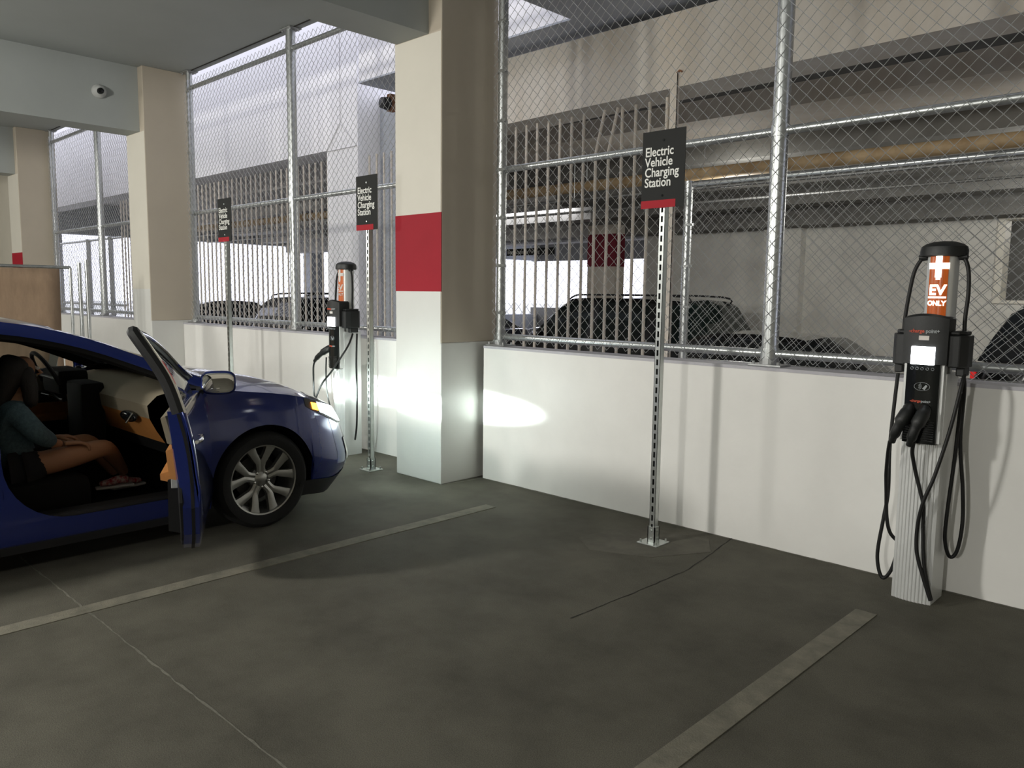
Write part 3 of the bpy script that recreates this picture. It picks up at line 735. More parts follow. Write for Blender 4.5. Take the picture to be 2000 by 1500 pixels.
# ------------------------------------------------------------------ blue hatchback (local: +Y nose, +X right side)
NOSE = 2.29; LEN = 4.58; HW = .905; WY = 1.32; WY2 = -1.375
def side_x(z): return HW-.055*max(0, (z-.58)/.4)**2-.030*max(0, (.45-z)/.25)**2
off_k = [(.14, .20), (.22, .10), (.30, .01), (.38, .0), (.46, .03), (.56, .07), (.64, .11), (.72, .17), (.80, .24), (.95, .34)]
LF, LRR = .80, .55
def P(t, z, o=0.0):
    "point on right body side, t metres behind the nose, o outward offset"
    def raw(t, z):
        if t < LF:
            q = t/LF; x = side_x(z)*(max(0, 1-(1-q)**2.5))**(1/2.5); y = NOSE-t-smooth_lerp(off_k, z)*(1-q)**1.2
        elif t > LEN-LRR:
            q = (LEN-t)/LRR; q = max(0, min(1, q)); x = side_x(z)*(max(0, 1-(1-q)**3))**(1/3); y = NOSE-t
        else: x = side_x(z); y = NOSE-t
        return Vector((x, y, z))
    p = raw(t, z)
    if o:
        e = .01; a = raw(t+e, z)-raw(max(0, t-e), z); b = raw(t, z+e)-raw(t, z-e); n = b.cross(a)*-1
        n.normalize()
        if n.x < 0: n = -n
        p = p+n*o
    return p
zs_k = [(0, .69), (.12, .725), (.3, .785), (.6, .85), (.9, .90), (1.2, .94), (1.46, .975), (2.0, .985), (2.6, .99), (3.4, 1.02), (4.1, 1.05), (4.58, 1.02)]
zh_k = [(0, .69), (.10, .74), (.22, .80), (.36, .855), (.55, .91), (.75, .955), (1.0, 1.0), (1.15, 1.018), (1.35, 1.04)]
def arch(t, zb, base=.0):
    for c in (NOSE-WY, NOSE-WY2):
        d = t-c; ra = .372
        if abs(d) < ra: return max(zb, .325+math.sqrt(ra*ra-d*d))
    return zb
def zb_(t): return lerp([(0, .20), (.35, .17), (.62, .20), (1.4, .20), (3.3, .20), (4.58, .28)], t)
def ts(a, b, n): return [a+(b-a)*i/n for i in range(n+1)]
def panel(name, tl, zlo, zhi, parent, mtl, nz=10, o=0.0, mirror=False, th=.006, sub=None, flip=1):
    rows = []
    for t in tl:
        a, b = zlo(t), zhi(t); rw = []
        for j in range(nz+1):
            p = P(t, a+(b-a)*j/nz, o); rw.append((p.x*flip, p.y, p.z))
        rows.append(rw)
    return obj(name, MB().grid(rows), mtl, parent, smooth=True, solid=0)
car = thing('car', 'blue hatchback with its doors open and headlights on beside the empty stall', 'car', (-5.625, -3.38, 0))
T0 = [LF*(1-cos(pi/2*i/14)) for i in range(15)]
tip = [0, .002, .006, .014, .025, .04]+[q for q in T0 if q > .045]
CA, CB = NOSE-WY-.372, NOSE-WY+.372
def archts(a, b, extra=24):
    return sorted(set([a, b]+ts(a, b, extra)+[q for c in (NOSE-WY, NOSE-WY2) for q in [c-.372*cos(pi*i/20) for i in range(21)] if a < q < b]))
DA, DB = 1.37, 2.47      # door start/end along t
for f in (1, -1):
    panel('bumper', [q for q in tip if q < CA]+[CA], zb_, lambda t: min(.60+.10*min(1, t/.5), lerp(zs_k, t)-.0), car, BLUE, 12, flip=f)
    panel('fender', sorted(set([q for q in tip if q < CA]+archts(CA, DA, 26))), lambda t: arch(t, zb_(t)) if t > CA-.001 else .60+.10*min(1, t/.5), lambda t: lerp(zs_k, t), car, BLUE, 10, flip=f)
    # sill under the door, rear door, quarter
    panel('sill', ts(DA, DB+.1, 8), lambda t: .20, lambda t: .315, car, BLUE, 4, flip=f)
    panel('sill_trim', ts(1.36, 3.25, 8), lambda t: .15, lambda t: .205, car, BPLAS, 2, flip=f)
    rd = panel('rear_door', ts(DB, 3.35, 14), lambda t: max(.315, arch(t, .2)), lambda t: lerp(zs_k, t), car, BLUE, 10, flip=f)
    panel('quarter_panel', archts(3.35, LEN, 30), lambda t: arch(t, zb_(t)), lambda t: lerp(zs_k, t), car, BLUE, 10, flip=f)
    # corner fillet of the door opening at the B pillar foot
    rows = []
    for i in range(9):
        a = pi/2*i/8; t_ = DB-.34*(1-sin(a)); z_ = .315+.34*(1-cos(a))
        p1 = P(t_, z_); p2 = P(DB+.002, z_)
        rows.append([(p1.x*f, p1.y, p1.z), (p2.x*f, p2.y, p2.z)])
    rd2 = obj('door_corner', MB().grid(rows), BLUE, car, smooth=True)
    # wheel liner
    for wy in (WY, WY2):
        rows = []
        for i in range(15):
            a = pi*i/14; c_, d_ = .368*cos(a), .368*sin(a)
            rows.append([(f*(HW-.035), wy+c_, .325+d_), (f*.60, wy+c_, .325+d_)])
        rows2 = MB().grid(rows); rows2.add([(f*.60, wy+.37*cos(pi*i/14), .325+.37*sin(pi*i/14)) for i in range(15)], [tuple(range(15))])
        obj('wheel_liner', rows2, BPLAS, car)
        wheel(car, f*.888, wy, side=f)
    # headlamp, marker
    hz = lambda t: lerp(zs_k, t)-.012
    panel('headlamp', ts(.10, .47, 10), lambda t: lerp([(.10, .60), (.25, .64), (.46, .735)], t), hz, car, HLENS, 5, o=.005, flip=f)
    panel('side_marker', ts(.475, .55, 4), lambda t: lerp([(.47, .745), (.55, .765)], t), lambda t: hz(t)-.014, car, AMBER, 3, o=.007, flip=f)
    panel('lamp_surround', ts(.08, .62, 10), lambda t: lerp([(.08, .59), (.25, .625), (.62, .79)], t), lambda t: lerp(zs_k, t)-.004, car, BPLAS, 5, o=.003, flip=f)
    panel('lower_lip', tip[:16], lambda t: zb_(t)-.03, lambda t: zb_(t)+.075, car, BPLAS, 3, o=.006, flip=f)
    panel('fog_blade', ts(.12, .22, 5), lambda t: .33, lambda t: .50, car, CHROME, 3, o=.006, flip=f)
    panel('grille', [0, .003, .01, .025, .05, .075], lambda t: .40, lambda t: .60, car, BPLAS, 5, o=.004, flip=f)
# hood and cowl: across from shoulder to shoulder
rows = []
def hood_row(t, n=20):
    pe = P(t, lerp(zs_k, t)); xs_ = pe.x; zc = smooth_lerp(zh_k, t)+.012; ze = pe.z
    rw = []
    for i in range(n+1):
        u = -1+2*i/n; a = abs(u)
        prof = 1-a**3.2
        yc = NOSE-t-lerp(off_k, ze)*(1-min(1, t/LF))**1.2*1.0
        rw.append((xs_*u, pe.y, ze+(zc-ze)*prof))
    return rw
hood = obj('hood', MB().grid([hood_row(t) for t in tip[:4]+ts(.04, 1.30, 26)]), BLUE, car, smooth=True)
obj('cowl', MB().grid([hood_row(t) for t in ts(1.30, 1.50, 3)]), BPLAS, car, smooth=True)
# roof, windshield, rear glass from edge polyline
edge = [(1.02, .80, .985), (.90, .76, 1.04), (.75, .715, 1.105), (.60, .68, 1.17), (.40, .645, 1.255), (.20, .62, 1.32), (.0, .605, 1.365), (-.2, .60, 1.39), (-.5, .595, 1.395), (-.9, .585, 1.37), (-1.3, .57, 1.29), (-1.7, .58, 1.17), (-2.0, .61, 1.09), (-2.2, .64, 1.05)]
def edge_at(y):
    k1 = [(-a, b) for a, b, c in edge]; k2 = [(-a, c) for a, b, c in edge]
    return smooth_lerp(k1, -y), smooth_lerp(k2, -y)
def across(y, n=14, crown=.045, bulge=0.0):
    xe, ze = edge_at(y); return [(xe*u, y+bulge*(1-u*u), ze+crown*(1-abs(u)**2.4)) for u in [-1+2*i/n for i in range(n+1)]]
ys = lambda a, b, n: [a+(b-a)*i/n for i in range(n+1)]
obj('windshield', MB().grid([across(y, bulge=.14*max(0, (y-.2))/.8, crown=.03) for y in ys(1.02, .22, 10)]), GLASS, car, smooth=True)
obj('roof', MB().grid([across(y) for y in ys(.22, -1.25, 18)]), BLUE, car, smooth=True)
obj('headliner', MB().grid([[(a*.98, b, c-.05) for a, b, c in across(y)] for y in ys(.25, -1.25, 8)]), DARKI, car, smooth=True)
obj('rear_glass', MB().grid([across(y) for y in ys(-1.25, -2.05, 8)]), DGLASS, car, smooth=True)
obj('tailgate', MB().grid([across(-2.05), across(-2.2), [(x*1.28, -2.285, .9) for x, y, z in across(-2.2)], [(x*1.3, -2.29, .6) for x, y, z in across(-2.2)], [(x*1.3, -2.26, .3) for x, y, z in across(-2.2)]]), BLUE, car, smooth=True)
for f in (1, -1):
    rows = []; rows2 = []
    for y in ys(1.06, -2.1, 30):
        xe, ze = edge_at(min(1.02, y)); zz = ze
        rows.append([(f*(xe-.035), y, zz+.012), (f*(xe+.004), y, zz+.010), (f*(xe+.034), y, zz-.022), (f*(xe+.045), y, zz-.058), (f*(xe-.0), y, zz-.055), (f*(xe-.04), y, zz-.02)])
        rows2.append([(f*(xe+.030), y, zz-.058), (f*(xe+.030), y, zz-.085), (f*(xe-.03), y, zz-.10), (f*(xe-.06), y, zz-.045), (f*(xe-.03), y, zz-.02)])
    obj('roof_pillar', MB().grid(rows, closed=True), BLUE, car, smooth=True)
    obj('pillar_trim', MB().grid(rows2, closed=True), DARKI, car, smooth=True)
    # rear door glass + B pillar
    def belt(y): return P(NOSE-y, lerp(zs_k, NOSE-y)-.004)
    rows = []
    for y in ys(-.30, -1.15, 8):
        b = belt(y); xe, ze = edge_at(y); rows.append([(f*(b.x-.012), y, b.z), (f*((b.x+xe)/2+.03), y, (b.z+ze)/2), (f*(xe+.035), y, ze-.05)])
    obj('rear_window', MB().grid(rows), DGLASS, car, smooth=True)
    rows = []
    for y in (-.20, -.30):
        b = belt(y); xe, ze = edge_at(y); rows.append([(f*(b.x-.05), y, .30), (f*(b.x-.03), y, b.z), (f*((b.x+xe)/2+.015), y, (b.z+ze)/2), (f*(xe+.02), y, ze-.05)])
    obj('door_pillar', MB().grid(rows), BPLAS, car, solid=.04)
    rows = []
    for y in ys(-1.15, -2.1, 8):
        b = belt(y); xe, ze = edge_at(y); rows.append([(f*b.x, y, b.z), (f*((b.x+xe)/2+.02), y, (b.z+ze)/2), (f*(xe+.035), y, ze-.04)])
    obj('rear_pillar', MB().grid(rows), BLUE, car, smooth=True)
# floor pan, firewall, dash, console, seats
mb = MB(); mb.box(-.84, .84, -1.9, .95, .17, .22); mb.box(-.60, .60, -2.0, 2.0, .16, .20)
obj('floor_pan', mb, DARKI, car)
for f in (1, -1):
    obj('sill_step', MB().bbox(min(f*.72, f*.86), max(f*.72, f*.86), -.4, .86, .20, .33, .02), BPLAS, car)
    obj('hinge_post', MB().bbox(min(f*.72, f*.865), max(f*.72, f*.865), .83, .93, .2, .95, .01), DARKI, car)
obj('firewall', MB().box(-.85, .85, .93, .97, .2, .96).box(-.58, .58, 1.0, 1.95, .3, .6), DARKI, car)
obj('rear_bulkhead', MB().box(-.8, .8, -1.95, -1.85, .2, 1.0), DARKI, car)
DP = [(.93, 1.0), (.76, .985), (.62, .955), (.56, .90), (.57, .82), (.61, .74), (.66, .66), (.70, .58), (.93, .58)]
def dash_strip(nm, idx, mtl, dx=0.0):
    rows = []
    for i in range(17):
        X_ = -.80+1.6*i/16; sag = .05*(abs(X_)/.8)**3
        rows.append([(X_, DP[k][0]+sag-dx, DP[k][1]-sag*.4) for k in idx])
    return obj(nm, MB().grid(rows), mtl, car, smooth=True)
lab(dash_strip('dashboard', (0, 1, 2, 3, 4), CREAM), 'grey beige dashboard top'); lab(dash_strip('dashboard_panel', (4, 5, 6), LEATH), 'tan lower dashboard panel'); dash_strip('dashboard_base', (6, 7, 8), DARKI)
mb = MB(); mb.ico((.60, .575, .80), 1, 3, (.12, .03, .035)); v_ = obj('air_vent', mb, BLACKG, car, smooth=True)
obj('vent_trim', MB().tube([(.66, .535, .77), (.70, .56, .83)], .006, 6), CHROME, v_)
mb = MB(); mb.bbox(-.12, .12, -.3, .6, .22, .55, .03); mb.bbox(-.15, .15, .45, .60, .50, .97, .03); obj('console', mb, DARKI, car, smooth=True)
obj('instrument_hood', MB().bbox(-.56, -.20, .42, .62, .86, 1.03, .04), DARKI, car, smooth=True)
def seat(x, parent, nm='seat'):
    mb = MB(); mb.bbox(x-.26, x+.26, -.42, .13, .24, .50, .06)
    mb2 = MB(); mb2.bbox(-.25, .25, -.08, .06, 0, .66, .06)
    c, s = cos(R(18)), sin(R(18))
    mb.add([(x+a, -.38+b*c-cc*s, .46+b*s+cc*c) for a, b, cc in mb2.v], mb2.f)
    mb2 = MB(); mb2.bbox(-.13, .13, -.05, .05, .66, .84, .04); mb.add([(x+a, -.38+b*c-cc*s, .46+b*s+cc*c) for a, b, cc in mb2.v], mb2.f)
    return obj(nm, mb, DARKI, parent, smooth=True)
for X_ in (.42, -.42):
    so = seat(X_, car); so.location = (0, .20, -.02)
obj('rear_seat', MB().bbox(-.62, .62, -1.35, -.85, .24, .52, .06).bbox(-.62, .62, -1.5, -1.3, .45, 1.05, .06), DARKI, car, smooth=True)
mb = MB(); pts = []
for i in range(28):
    a = 2*pi*i/28; v = Matrix.Rotation(R(-65), 3, 'X') @ Vector((.185*cos(a), .185*sin(a), 0)); pts.append((-.40+v.x, .42+v.y, .97+v.z))
mb.tube(pts, .014, 8, closed=True); mb.cyl((-.40, .60, .88), (-.40, .44, .96), .04, 10); mb.cyl((-.57, .42, .97), (-.23, .42, .97), .012, 8)
obj('steering_wheel', mb, BPLAS, car, smooth=True)
obj('mirror_inside', MB().bbox(-.11, .11, .28, .31, 1.20, 1.26, .01), BPLAS, car)
# doors
def door(f, ang):
    hx, hy = .855, NOSE-DA
    def Lc(p): return (f*p[0]-f*hx, p[1]-hy, p[2])
    zlo = lambda t: .205+(.0 if t < DB-.34 else .40*(1-math.sqrt(max(0, 1-((t-(DB-.34))/.34)**2)))*.9)
    tl = ts(DA+.005, DB-.006, 16); zhi = lambda t: lerp(zs_k, t)-.006
    rows = []; nz = 12
    for t_ in tl:
        a, b = zlo(t_), zhi(t_); rows.append([Lc(P(t_, a+(b-a)*j/nz, .002+.010*math.exp(-((j/nz-.16)/.12)**2))) for j in range(nz+1)])
    mb = MB(); mb.grid(rows)
    skin = obj('door', mb, BLUE, car, smooth=True, loc=(f*hx, hy, 0)); skin.rotation_euler = (0, 0, f*R(ang))
    skin.modifiers.new('solid', 'SOLIDIFY').thickness = .012*f; skin.modifiers['solid'].offset = -1
    # shell: blue rim jamb
    def inner(t_, z_, d): p = P(t_, z_); return Lc((p.x-d, p.y, p.z))
    loop = [(t_, zlo(t_)) for t_ in tl]+[(t_, zhi(t_)) for t_ in reversed(tl)]
    mb = MB(); rr_ = [[Lc(P(a, b)) for a, b in loop], [inner(a, b, .075) for a, b in loop]]
    mb.grid(rr_, closed=True); mb.add(rr_[1], [tuple(range(len(loop)))])
    jb = obj('door_jamb', mb, BLUE, skin)
    mb = MB(); mb.grid([[inner(a, b, .020) for a, b in [(q, zlo(q)-.004) for q in tl[4:]]+[(DB, z_) for z_ in (.65, .75, .85, .97)]], [inner(a, b, .036) for a, b in [(q, zlo(q)-.006) for q in tl[4:]]+[(DB+.002, z_) for z_ in (.65, .75, .85, .97)]]]); obj('edge_seal', mb, RUBBER, skin)
    mb = MB(); mb.tube([inner(a, b, .082) for a, b in [(q, zlo(q)+.03) for q in tl]+[(DB-.03, z_) for z_ in (.7, .8, .9, .96)]], .012, 6)
    obj('door_seal', mb, RUBBER, skin)
    # inner trim: dark carrier, tan upper, armrest
    def trim(nm, t0, t1, z0, z1, d0, d1, mtl):
        mb = MB(); rws = []
        for t_ in ts(t0, t1, 8):
            rws.append([inner(t_, z0, d0), inner(t_, z0+.02, d1), inner(t_, z1-.02, d1), inner(t_, z1, d0)])
        mb.grid(rws)
        for q in (rws[0], rws[-1]): mb.add(q, [(0, 1, 2, 3)])
        return obj(nm, mb, mtl, skin, smooth=True)
    trim('lower_trim', DA+.06, DB-.10, .34, .64, .07, .15, DARKI)
    trim('door_trim', DA+.05, DB-.05, .62, .80, .07, .135, LEATH)
    trim('upper_trim', DA+.03, DB-.04, .80, .965, .07, .12, CREAM)
    trim('armrest', DA+.30, DB-.12, .60, .67, .12, .185, LEATH)
    trim('pull_cup', DA+.28, DB-.55, .74, .84, .13, .142, BPLAS)
    mb = MB(); mb.tube([inner(DA+.34, .765, .15), inner(DA+.40, .80, .16), inner(DA+.46, .82, .15)], .008, 8); obj('inner_handle', mb, CHROME, skin, smooth=True)
    mb = MB(); mb.cyl(inner(DA+.72, .50, .131), inner(DA+.72, .50, .140), .07, 20) if 0 else mb.lathe([(0, 0), (.08, 0)], 'x', 20, inner(DA+.2, .50, .133)); obj('speaker_grille', mb, BPLAS, skin)
    # window frame loop
    fr = []
    for y in (.80, .70, .60, .40, .20, .0, -.18):
        xe, ze = edge_at(y); fr.append((xe+.05, y, ze-.03))
    xe, ze = edge_at(-.22)
    fr += [(xe+.055, -.22, ze-.035)]
    b_ = P(DB-.02, zhi(DB-.02)); fr += [((xe+.055+b_.x)/2+.02, -.225, (ze+b_.z)/2-.03), (b_.x-.02, -.225, b_.z)]
    sp = spline(fr, 5)
    mb = MB(); mb.tube([Lc(p) for p in sp], .029, 8); obj('window_frame', mb, BPLAS, skin, smooth=True)
    mb = MB(); mb.tube([Lc((p.x+.030, p.y, p.z)) for p in sp], .008, 6)
    mb.tube([Lc(P(t_, zhi(t_)+.006, .004)) for t_ in ts(DA+.02, DB-.02, 8)], .008, 6)
    obj('chrome_trim', mb, CHROME, skin, smooth=True)
    # glass
    rws = []
    for i in range(1, 10):
        y = .70-.90*i/9.; xe, ze = edge_at(y); b_ = P(NOSE-y, zhi(NOSE-y))
        rws.append([Lc((b_.x-.02, y, b_.z)), Lc(((b_.x+xe)/2+.04, y, (b_.z+ze)/2-.03)), Lc((xe+.05, y, ze-.035))])
    obj('window_glass', MB().grid(rws), GLASS, skin, smooth=True)
    # mirror: on stalk at the front of the door
    mx, my, mz = .885, .72, 1.0
    mb = MB(); mb.bbox(-.0, .0, 0, 0, 0, 0, .001) if 0 else None
    mb = MB(); mb.ico((0, 0, 0), 1, 3)
    sh = []
    for (a, b, c) in mb.v:
        sx = math.copysign(abs(a)**.55, a)*.102; sy = b*.085 if b > 0 else b*.012; sz = math.copysign(abs(c)**.6, c)*.072
        sh.append(Lc((mx+.080+sx, my+.02+sy, mz+sz+.02)))
    mb.v = sh; mo = obj('mirror', mb, BLUE, skin, smooth=True)
    mb = MB(); mb.ico((0, 0, 0), 1, 3); sh = []
    for (a, b, c) in mb.v:
        sx = math.copysign(abs(a)**.5, a)*.090; sz = math.copysign(abs(c)**.55, c)*.060
        sh.append(Lc((mx+.080+sx, my+.006+b*.004, mz+sz+.02)))
    mb.v = sh; obj('mirror_glass', mb, mat('mirror', (.9, .9, .9), .02, metal=1), skin, smooth=True)
    obj('mirror_stalk', MB().tube([Lc((.84, my+.03, .975)), Lc((.93, my+.04, .985))], .022, 8), BPLAS, skin, smooth=True)
    obj('door_handle', MB().tube([Lc((.905, -.02, .83)), Lc((.925, -.05, .835)), Lc((.925, -.17, .835)), Lc((.905, -.20, .83))], .010, 8), CHROME, skin, smooth=True)
    mb = MB(); mb.bbox(-.03, .0, -.004, .004, -.03, .03, .003) ; mb.v = [(a-.0+(-f*.05), b-1.045, c+.62) for a, b, c in mb.v]; obj('latch', mb, GALVD, skin)
    return skin
door(1, 61.5); door(-1, 0)
# headlight beams
for f, X_ in ((1, .70), (-1, -.70)):
    ld = bpy.data.lights.new('headlight_beam', 'SPOT'); ld.energy = 560; ld.spot_size = R(80); ld.spot_blend = .6; ld.shadow_soft_size = .03; ld.color = (.86, 1, .96)
    lo = bpy.data.objects.new('headlight_beam', ld); C.objects.link(lo); lo.location = (X_, 2.19, .655); lo.rotation_euler = (R(88), 0, R(3)); lo.parent = car
    lo.scale = (1, .15, 1)
    ld = bpy.data.lights.new('headlight_spill', 'SPOT'); ld.energy = 22; ld.spot_size = R(150); ld.spot_blend = .8; ld.shadow_soft_size = .05; ld.color = (.85, 1, .95)
    lo = bpy.data.objects.new('headlight_spill', ld); C.objects.link(lo); lo.location = (X_, 2.21, .64); lo.rotation_euler = (R(84), 0, 0); lo.parent = car

# ------------------------------------------------------------------ person in the right seat
def skinned(name, nodes, edges, mtl, parent, root=0, sub=2):
    "nodes: (x,y,z,r) or (x,y,z,rx,ry)"
    me = bpy.data.meshes.new(name); me.from_pydata([n_[:3] for n_ in nodes], edges, [])
    o = bpy.data.objects.new(name, me); C.objects.link(o)
    md = o.modifiers.new('skin', 'SKIN'); md.use_smooth_shade = True
    for v, n_ in zip(me.skin_vertices[0].data, nodes):
        v.radius = (n_[3], n_[4] if len(n_) > 4 else n_[3])
    me.skin_vertices[0].data[root].use_root = True
    s_ = o.modifiers.new('sub', 'SUBSURF'); s_.levels = sub; s_.render_levels = sub
    dg = bpy.context.evaluated_depsgraph_get(); m2 = bpy.data.meshes.new_from_object(o.evaluated_get(dg))
    bpy.data.objects.remove(o); m2.name = name; m2.materials.clear(); m2.materials.append(mtl)
    m2.polygons.foreach_set('use_smooth', [True]*len(m2.polygons))
    o = bpy.data.objects.new(name, m2); C.objects.link(o)
    if parent: o.parent = parent
    return o
PX, PY = -5.20, -3.38        # pelvis in world
person = thing('person', 'person with long dark hair in a denim jacket sitting in the open blue car', 'person', (PX, PY, .42))
q = lambda x, y, z, r, r2=None: (x, y, z, r, r2 or r)
body = [q(0, 0, .15, .12, .10), q(0, -.04, .27, .105, .085), q(0, -.03, .42, .115, .085), q(0, -.0, .51, .065), q(.0, .02, .575, .045), q(0, .045, .645, .070, .078), q(0, .055, .705, .080, .088), q(0, .045, .765, .055),
        q(.15, -.02, .455, .052), q(.215, .06, .33, .040), q(.13, .18, .25, .028), q(.11, .215, .245, .023),
        q(-.15, -.03, .455, .052), q(-.20, .07, .34, .040), q(-.08, .17, .27, .028), q(-.05, .20, .265, .023),
        q(.10, .05, .13, .082), q(.09, .25, .155, .074), q(.06, .47, .185, .058), q(-.06, .55, .10, .052), q(-.20, .64, .0, .040), q(-.26, .69, -.07, .034),
        q(-.11, .05, .13, .082), q(-.15, .25, .16, .074), q(-.20, .46, .19, .058), q(-.27, .56, .06, .050), q(-.33, .66, -.08, .035)]
ed = [(0, 1), (1, 2), (2, 3), (3, 4), (4, 5), (5, 6), (6, 7), (2, 8), (8, 9), (9, 10), (10, 11), (2, 12), (12, 13), (13, 14), (14, 15), (0, 16), (16, 17), (17, 18), (18, 19), (19, 20), (20, 21), (0, 22), (22, 23), (23, 24), (24, 25), (25, 26)]
skinned('body', body, ed, SKIN, person)
# hands: palm and five fingers
def hand(base, s):
    b = Vector(base)
    nodes = [q(*b, .024, .017), q(*(b+Vector((0, .045, 0))), .034, .014), q(*(b+Vector((0, .085, -.004))), .036, .012)]
    ed_ = [(0, 1), (1, 2)]
    for k, (dx, ln) in enumerate(((-.027, .065), (-.009, .075), (.009, .070), (.026, .055))):
        r_ = b+Vector((dx, .088, -.004)); i0 = len(nodes)
        nodes += [q(*r_, .0095), q(*(r_+Vector((dx*.15, ln*.5, -.012))), .0085), q(*(r_+Vector((dx*.15, ln*.75, -.035))), .0078), q(*(r_+Vector((dx*.1, ln*.78, -.052))), .007)]
        ed_ += [(2, i0), (i0, i0+1), (i0+1, i0+2), (i0+2, i0+3)]
    r_ = b+Vector((-s*.03, .03, 0)); i0 = len(nodes)
    nodes += [q(*r_, .012), q(*(r_+Vector((-s*.022, .03, -.012))), .0105), q(*(r_+Vector((-s*.026, .058, -.026))), .009)]
    ed_ += [(1, i0), (i0, i0+1), (i0+1, i0+2)]
    return skinned('hand', nodes, ed_, SKIN, person, sub=1)
hand((.108, .225, .243), 1); hand((-.045, .21, .262), -1)
jk = [q(0, .01, .13, .165, .150), q(0, -.04, .26, .140, .115), q(0, -.03, .40, .150, .110), q(0, -.01, .47, .11, .09), q(0, .0, .52, .060),
      q(.165, -.02, .455, .068), q(.225, .06, .335, .060), q(.150, .16, .262, .044), q(-.165, -.03, .455, .068), q(-.21, .07, .345, .060), q(-.10, .155, .28, .044)]
skinned('jacket', jk, [(0, 1), (1, 2), (2, 3), (3, 4), (2, 5), (5, 6), (6, 7), (2, 8), (8, 9), (9, 10)], DENIM, person)
jh = []
for i in range(13):
    a = pi*(-.45+1.9*i/12*.5); pass
sh_ = [q(0, 0, .11, .145, .105), q(.10, .05, .125, .096), q(.095, .15, .14, .088), q(-.11, .05, .125, .096), q(-.13, .15, .145, .088)]
skinned('shorts', sh_, [(0, 1), (1, 2), (0, 3), (3, 4)], SHORTS, person)
hr = [q(0, .03, .775, .082, .088), q(0, .0, .72, .104, .090), q(0, -.03, .61, .110, .078), q(0, -.09, .48, .11, .055), q(0, -.13, .34, .09, .035), q(.062, .06, .70, .045), q(.088, .07, .59, .048), q(.105, .07, .47, .036), q(-.062, .05, .70, .04), q(-.085, .05, .59, .045)]
skinned('hair', hr, [(0, 1), (1, 2), (2, 3), (3, 4), (1, 5), (5, 6), (6, 7), (1, 8), (8, 9)], HAIR, person)
# face bits
mb = MB()
for s in (-1, 1): mb.ico((s*.030, .132, .69), .011, 2)
obj('eye', mb, mat('eye', (.6, .6, .58), .2), person, smooth=True)
obj('nose', MB().tube([(0, .135, .69), (0, .158, .66), (0, .135, .65)], [.007, .011, .006], 8), SKIN, person, smooth=True)
obj('mouth', MB().tube([(-.02, .118, .628), (0, .128, .626), (.02, .118, .628)], .005, 6), mat('lips', (.4, .12, .1), .5), person, smooth=True)
for nm, (fx, fy, fz, rz_) in {'a': (-.27, .66, -.115, 172), 'b': (-.35, .71, -.145, 8)}.items():
    sh = skinned('shoe', [q(0, -.07, .0, .036, .03), q(0, .0, .01, .038, .034), q(0, .08, -.005, .042, .026), q(0, .15, -.012, .034, .018)], [(0, 1), (1, 2), (2, 3)], SHOER, person)
    sh.scale = (.9, .84, .9); sh.location = (fx, fy, fz); sh.rotation_euler = (0, 0, R(rz_)); lab(sh, 'red and white patterned shoe')
    mb = MB(); pr = [(-.034, -.10), (.034, -.10), (.040, 0), (.044, .10), (.030, .175), (-.030, .175), (-.044, .10), (-.040, 0)]
    mb.prism(pr, 'z', -.047, -.030); so = obj('sole', mb, SHOEW, sh, bevel=.004)

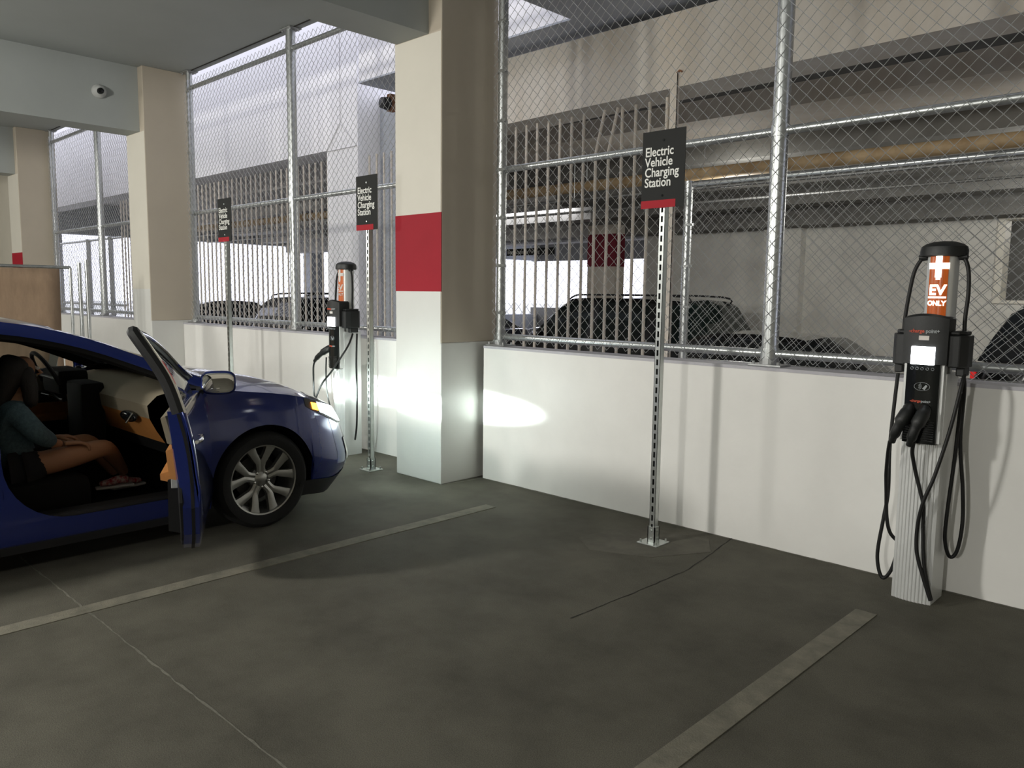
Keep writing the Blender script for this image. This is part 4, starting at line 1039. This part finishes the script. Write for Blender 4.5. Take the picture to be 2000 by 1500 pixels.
# ------------------------------------------------------------------ cars in the other garage
def other_car(label, x, y, rz, paint, kind='suv', L=4.9, W=.95, H=1.8, z=FZ, name='car', tail=False, rails=True, glass=DGLASS):
    t = thing(name, label, 'car', (x, y, z), rz, 'cars parked in the other garage')
    n2 = L/2
    hb = H*(.60 if kind == 'suv' else .64)           # belt height
    # profile along +Y = front
    if kind == 'suv':
        top = [(-n2, hb*.78), (-n2+.06, hb*1.0), (n2-1.55, hb*1.0), (n2-1.35, hb*.97), (n2-.5, hb*.90), (n2-.12, hb*.78), (n2, hb*.5)]
        roof = [(-n2+.06, hb*.99, 0), (-n2+.38, H*.93, 1), (-n2+.75, H*.985, 1), (0.2, H, 1), (n2-2.05, H*.965, 1), (n2-1.30, hb*.98, 0)]
    else:
        top = [(-n2, hb*.80), (-n2+.08, hb*1.04), (-n2+.6, hb*1.08), (n2-1.45, hb*1.02), (n2-1.2, hb*.98), (n2-.4, hb*.82), (n2-.08, hb*.66), (n2, hb*.45)]
        roof = [(-n2+.45, hb*1.06, 0), (-n2+1.25, H*.955, 1), (-n2+1.75, H, 1), (.15, H*.99, 1), (.45, H*.95, 1), (n2-1.25, hb*.99, 0)]
    def wid(yy):
        d = min(yy+n2, n2-yy); return W*(.80+.20*min(1, (max(0, d)/.45))**.5)
    mb = MB(); rows = []
    wr = .36 if kind == 'suv' else .32; fy, ry = n2-.92, -n2+1.0
    yy_ = sorted(set([-n2+L*i/30 for i in range(31)]+[c+(wr+.05)*cos(pi*i/10) for c in (fy, ry) for i in range(11)]))
    for yy in yy_:
        zt = lerp(top, yy); w_ = wid(yy); zb = .22
        for c in (fy, ry):
            d = abs(yy-c)
            if d < wr+.05: zb = max(zb, wr+math.sqrt(max(0, (wr+.05)**2-d*d)))
        hs = [zb, zb+(zt-zb)*.35, zb+(zt-zb)*.7, zt-.05, zt]; ws = [.96, 1.0, .995, .96, .90]
        rt = [(w_*a, yy, b) for a, b in zip(ws, hs)]+[(w_*.5, yy, zt+.03), (0, yy, zt+.04)]
        rows.append(rt+[(-a, b, c) for a, b, c in rt[-2::-1]])
    mb.grid(rows); mb.add(rows[0], [tuple(range(len(rows[0])))]); mb.add(rows[-1], [tuple(range(len(rows[-1])))])
    obj('body', mb, paint, t, smooth=True)
    # greenhouse
    rows = []; ks = []
    N = 22; ya, yb = roof[0][0], roof[-1][0]
    rp = [(a, b) for a, b, c in roof]
    for i in range(N+1):
        yy = ya+(yb-ya)*i/N; zr = smooth_lerp(rp, yy); zb = lerp(top, yy)-.03; zr = max(zr, zb+.01)
        w_ = wid(yy)*.90; k = (zr-zb)/(H-hb); wt = w_*(1-.22*max(0, min(1, k)))
        rt = [(w_, yy, zb), (wt+.03*0, yy, zr-.06*max(0, min(1, k))), (wt*.92, yy, zr), (0, yy, zr+.025)]
        rows.append(rt+[(-a, b, c) for a, b, c in rt[-2::-1]])
    mb = MB(); mb.m = 1
    nc = len(rows[0])
    for i in range(N):
        yy = ya+(yb-ya)*(i+.5)/N
        for j in range(nc-1):
            side = j in (0, nc-2)
            kind_glass = side or (i < 3) or (i >= N-5)
            # pillars
            if side and i in (6, 13, 14): kind_glass = (i == 14)
            mb.m = 1 if kind_glass else 0
            a = rows[i][j]; b = rows[i][j+1]; c = rows[i+1][j+1]; d = rows[i+1][j]
            mb.add([a, b, c, d], [(0, 1, 2, 3)])
    obj('cabin', mb, [paint, glass], t, smooth=False)
    if rails and kind == 'suv':
        for s in (-1, 1): obj('roof_rail', MB().tube(spline([(s*W*.66, -n2+.55, H*.95), (s*W*.66, -n2+.7, H+.045), (s*W*.66, 0, H+.06), (s*W*.66, n2-2.2, H+.03), (s*W*.66, n2-2.05, H*.955)], 4), .016, 6), BPLAS, t, smooth=True)
    for s in (-1, 1):
        obj('mirror', MB().bbox(min(s*W*.93, s*(W+.14)), max(s*W*.93, s*(W+.14)), n2-1.75, n2-1.65, hb*.97, hb*.97+.15, .03), paint, t, smooth=True)
        for yy in (fy, ry): wheel(t, s*(W-.0), yy, Zc=wr, Rt=wr, Rr=wr*.68, side=s, detail=False)
        obj('tail_lamp', MB().bbox(min(s*W*.62, s*W*.80), max(s*W*.62, s*W*.80), -n2-.015, -n2+.05, hb*.72, hb*.90, .01), TAIL, t)
        obj('head_lamp', MB().bbox(min(s*W*.5, s*W*.80), max(s*W*.5, s*W*.80), n2-.10, n2-.01, hb*.60, hb*.74, .01), GLASS, t)
    return t
other_car('black estate car with roof rails behind the near sign post', -8.7, 6.95, pi/2, CARBLK, 'suv', 5.1, .97, 1.82, glass=GGLASS)
other_car('low black saloon roof just right of the fence post in the right bay', -4.3, 4.9, -pi/2, CARBLK, 'sedan', 4.6, .90, 1.42)
other_car('tall black car partly hidden behind the near charging station', -.45, 8.0, -pi/2, CARBLK, 'suv', 4.9, .96, 1.82)
other_car('silver car beyond the pickets, left of the black estate car', -13.9, 13.2, R(115), CARSIL, 'suv', 4.5, .92, 1.66, rails=False)
other_car('dark car with red tail lamp at the foot of the right fence end post', -15.9, 9.4, R(100), CARNAV, 'sedan', 4.6, .9, 1.44)
other_car('dark car with roof rails behind the far charging station', -14.0, 5.4, 0, CARNAV, 'suv', 4.8, .95, 1.78)
other_car('dark rounded car behind the middle fence post', -17.0, 5.3, pi, CARBLK, 'suv', 4.6, .93, 1.70, rails=False)
other_car('dark car beside the middle column seen through the fence', -19.9, 5.3, 0, CARNAV, 'sedan', 4.6, .92, 1.62)
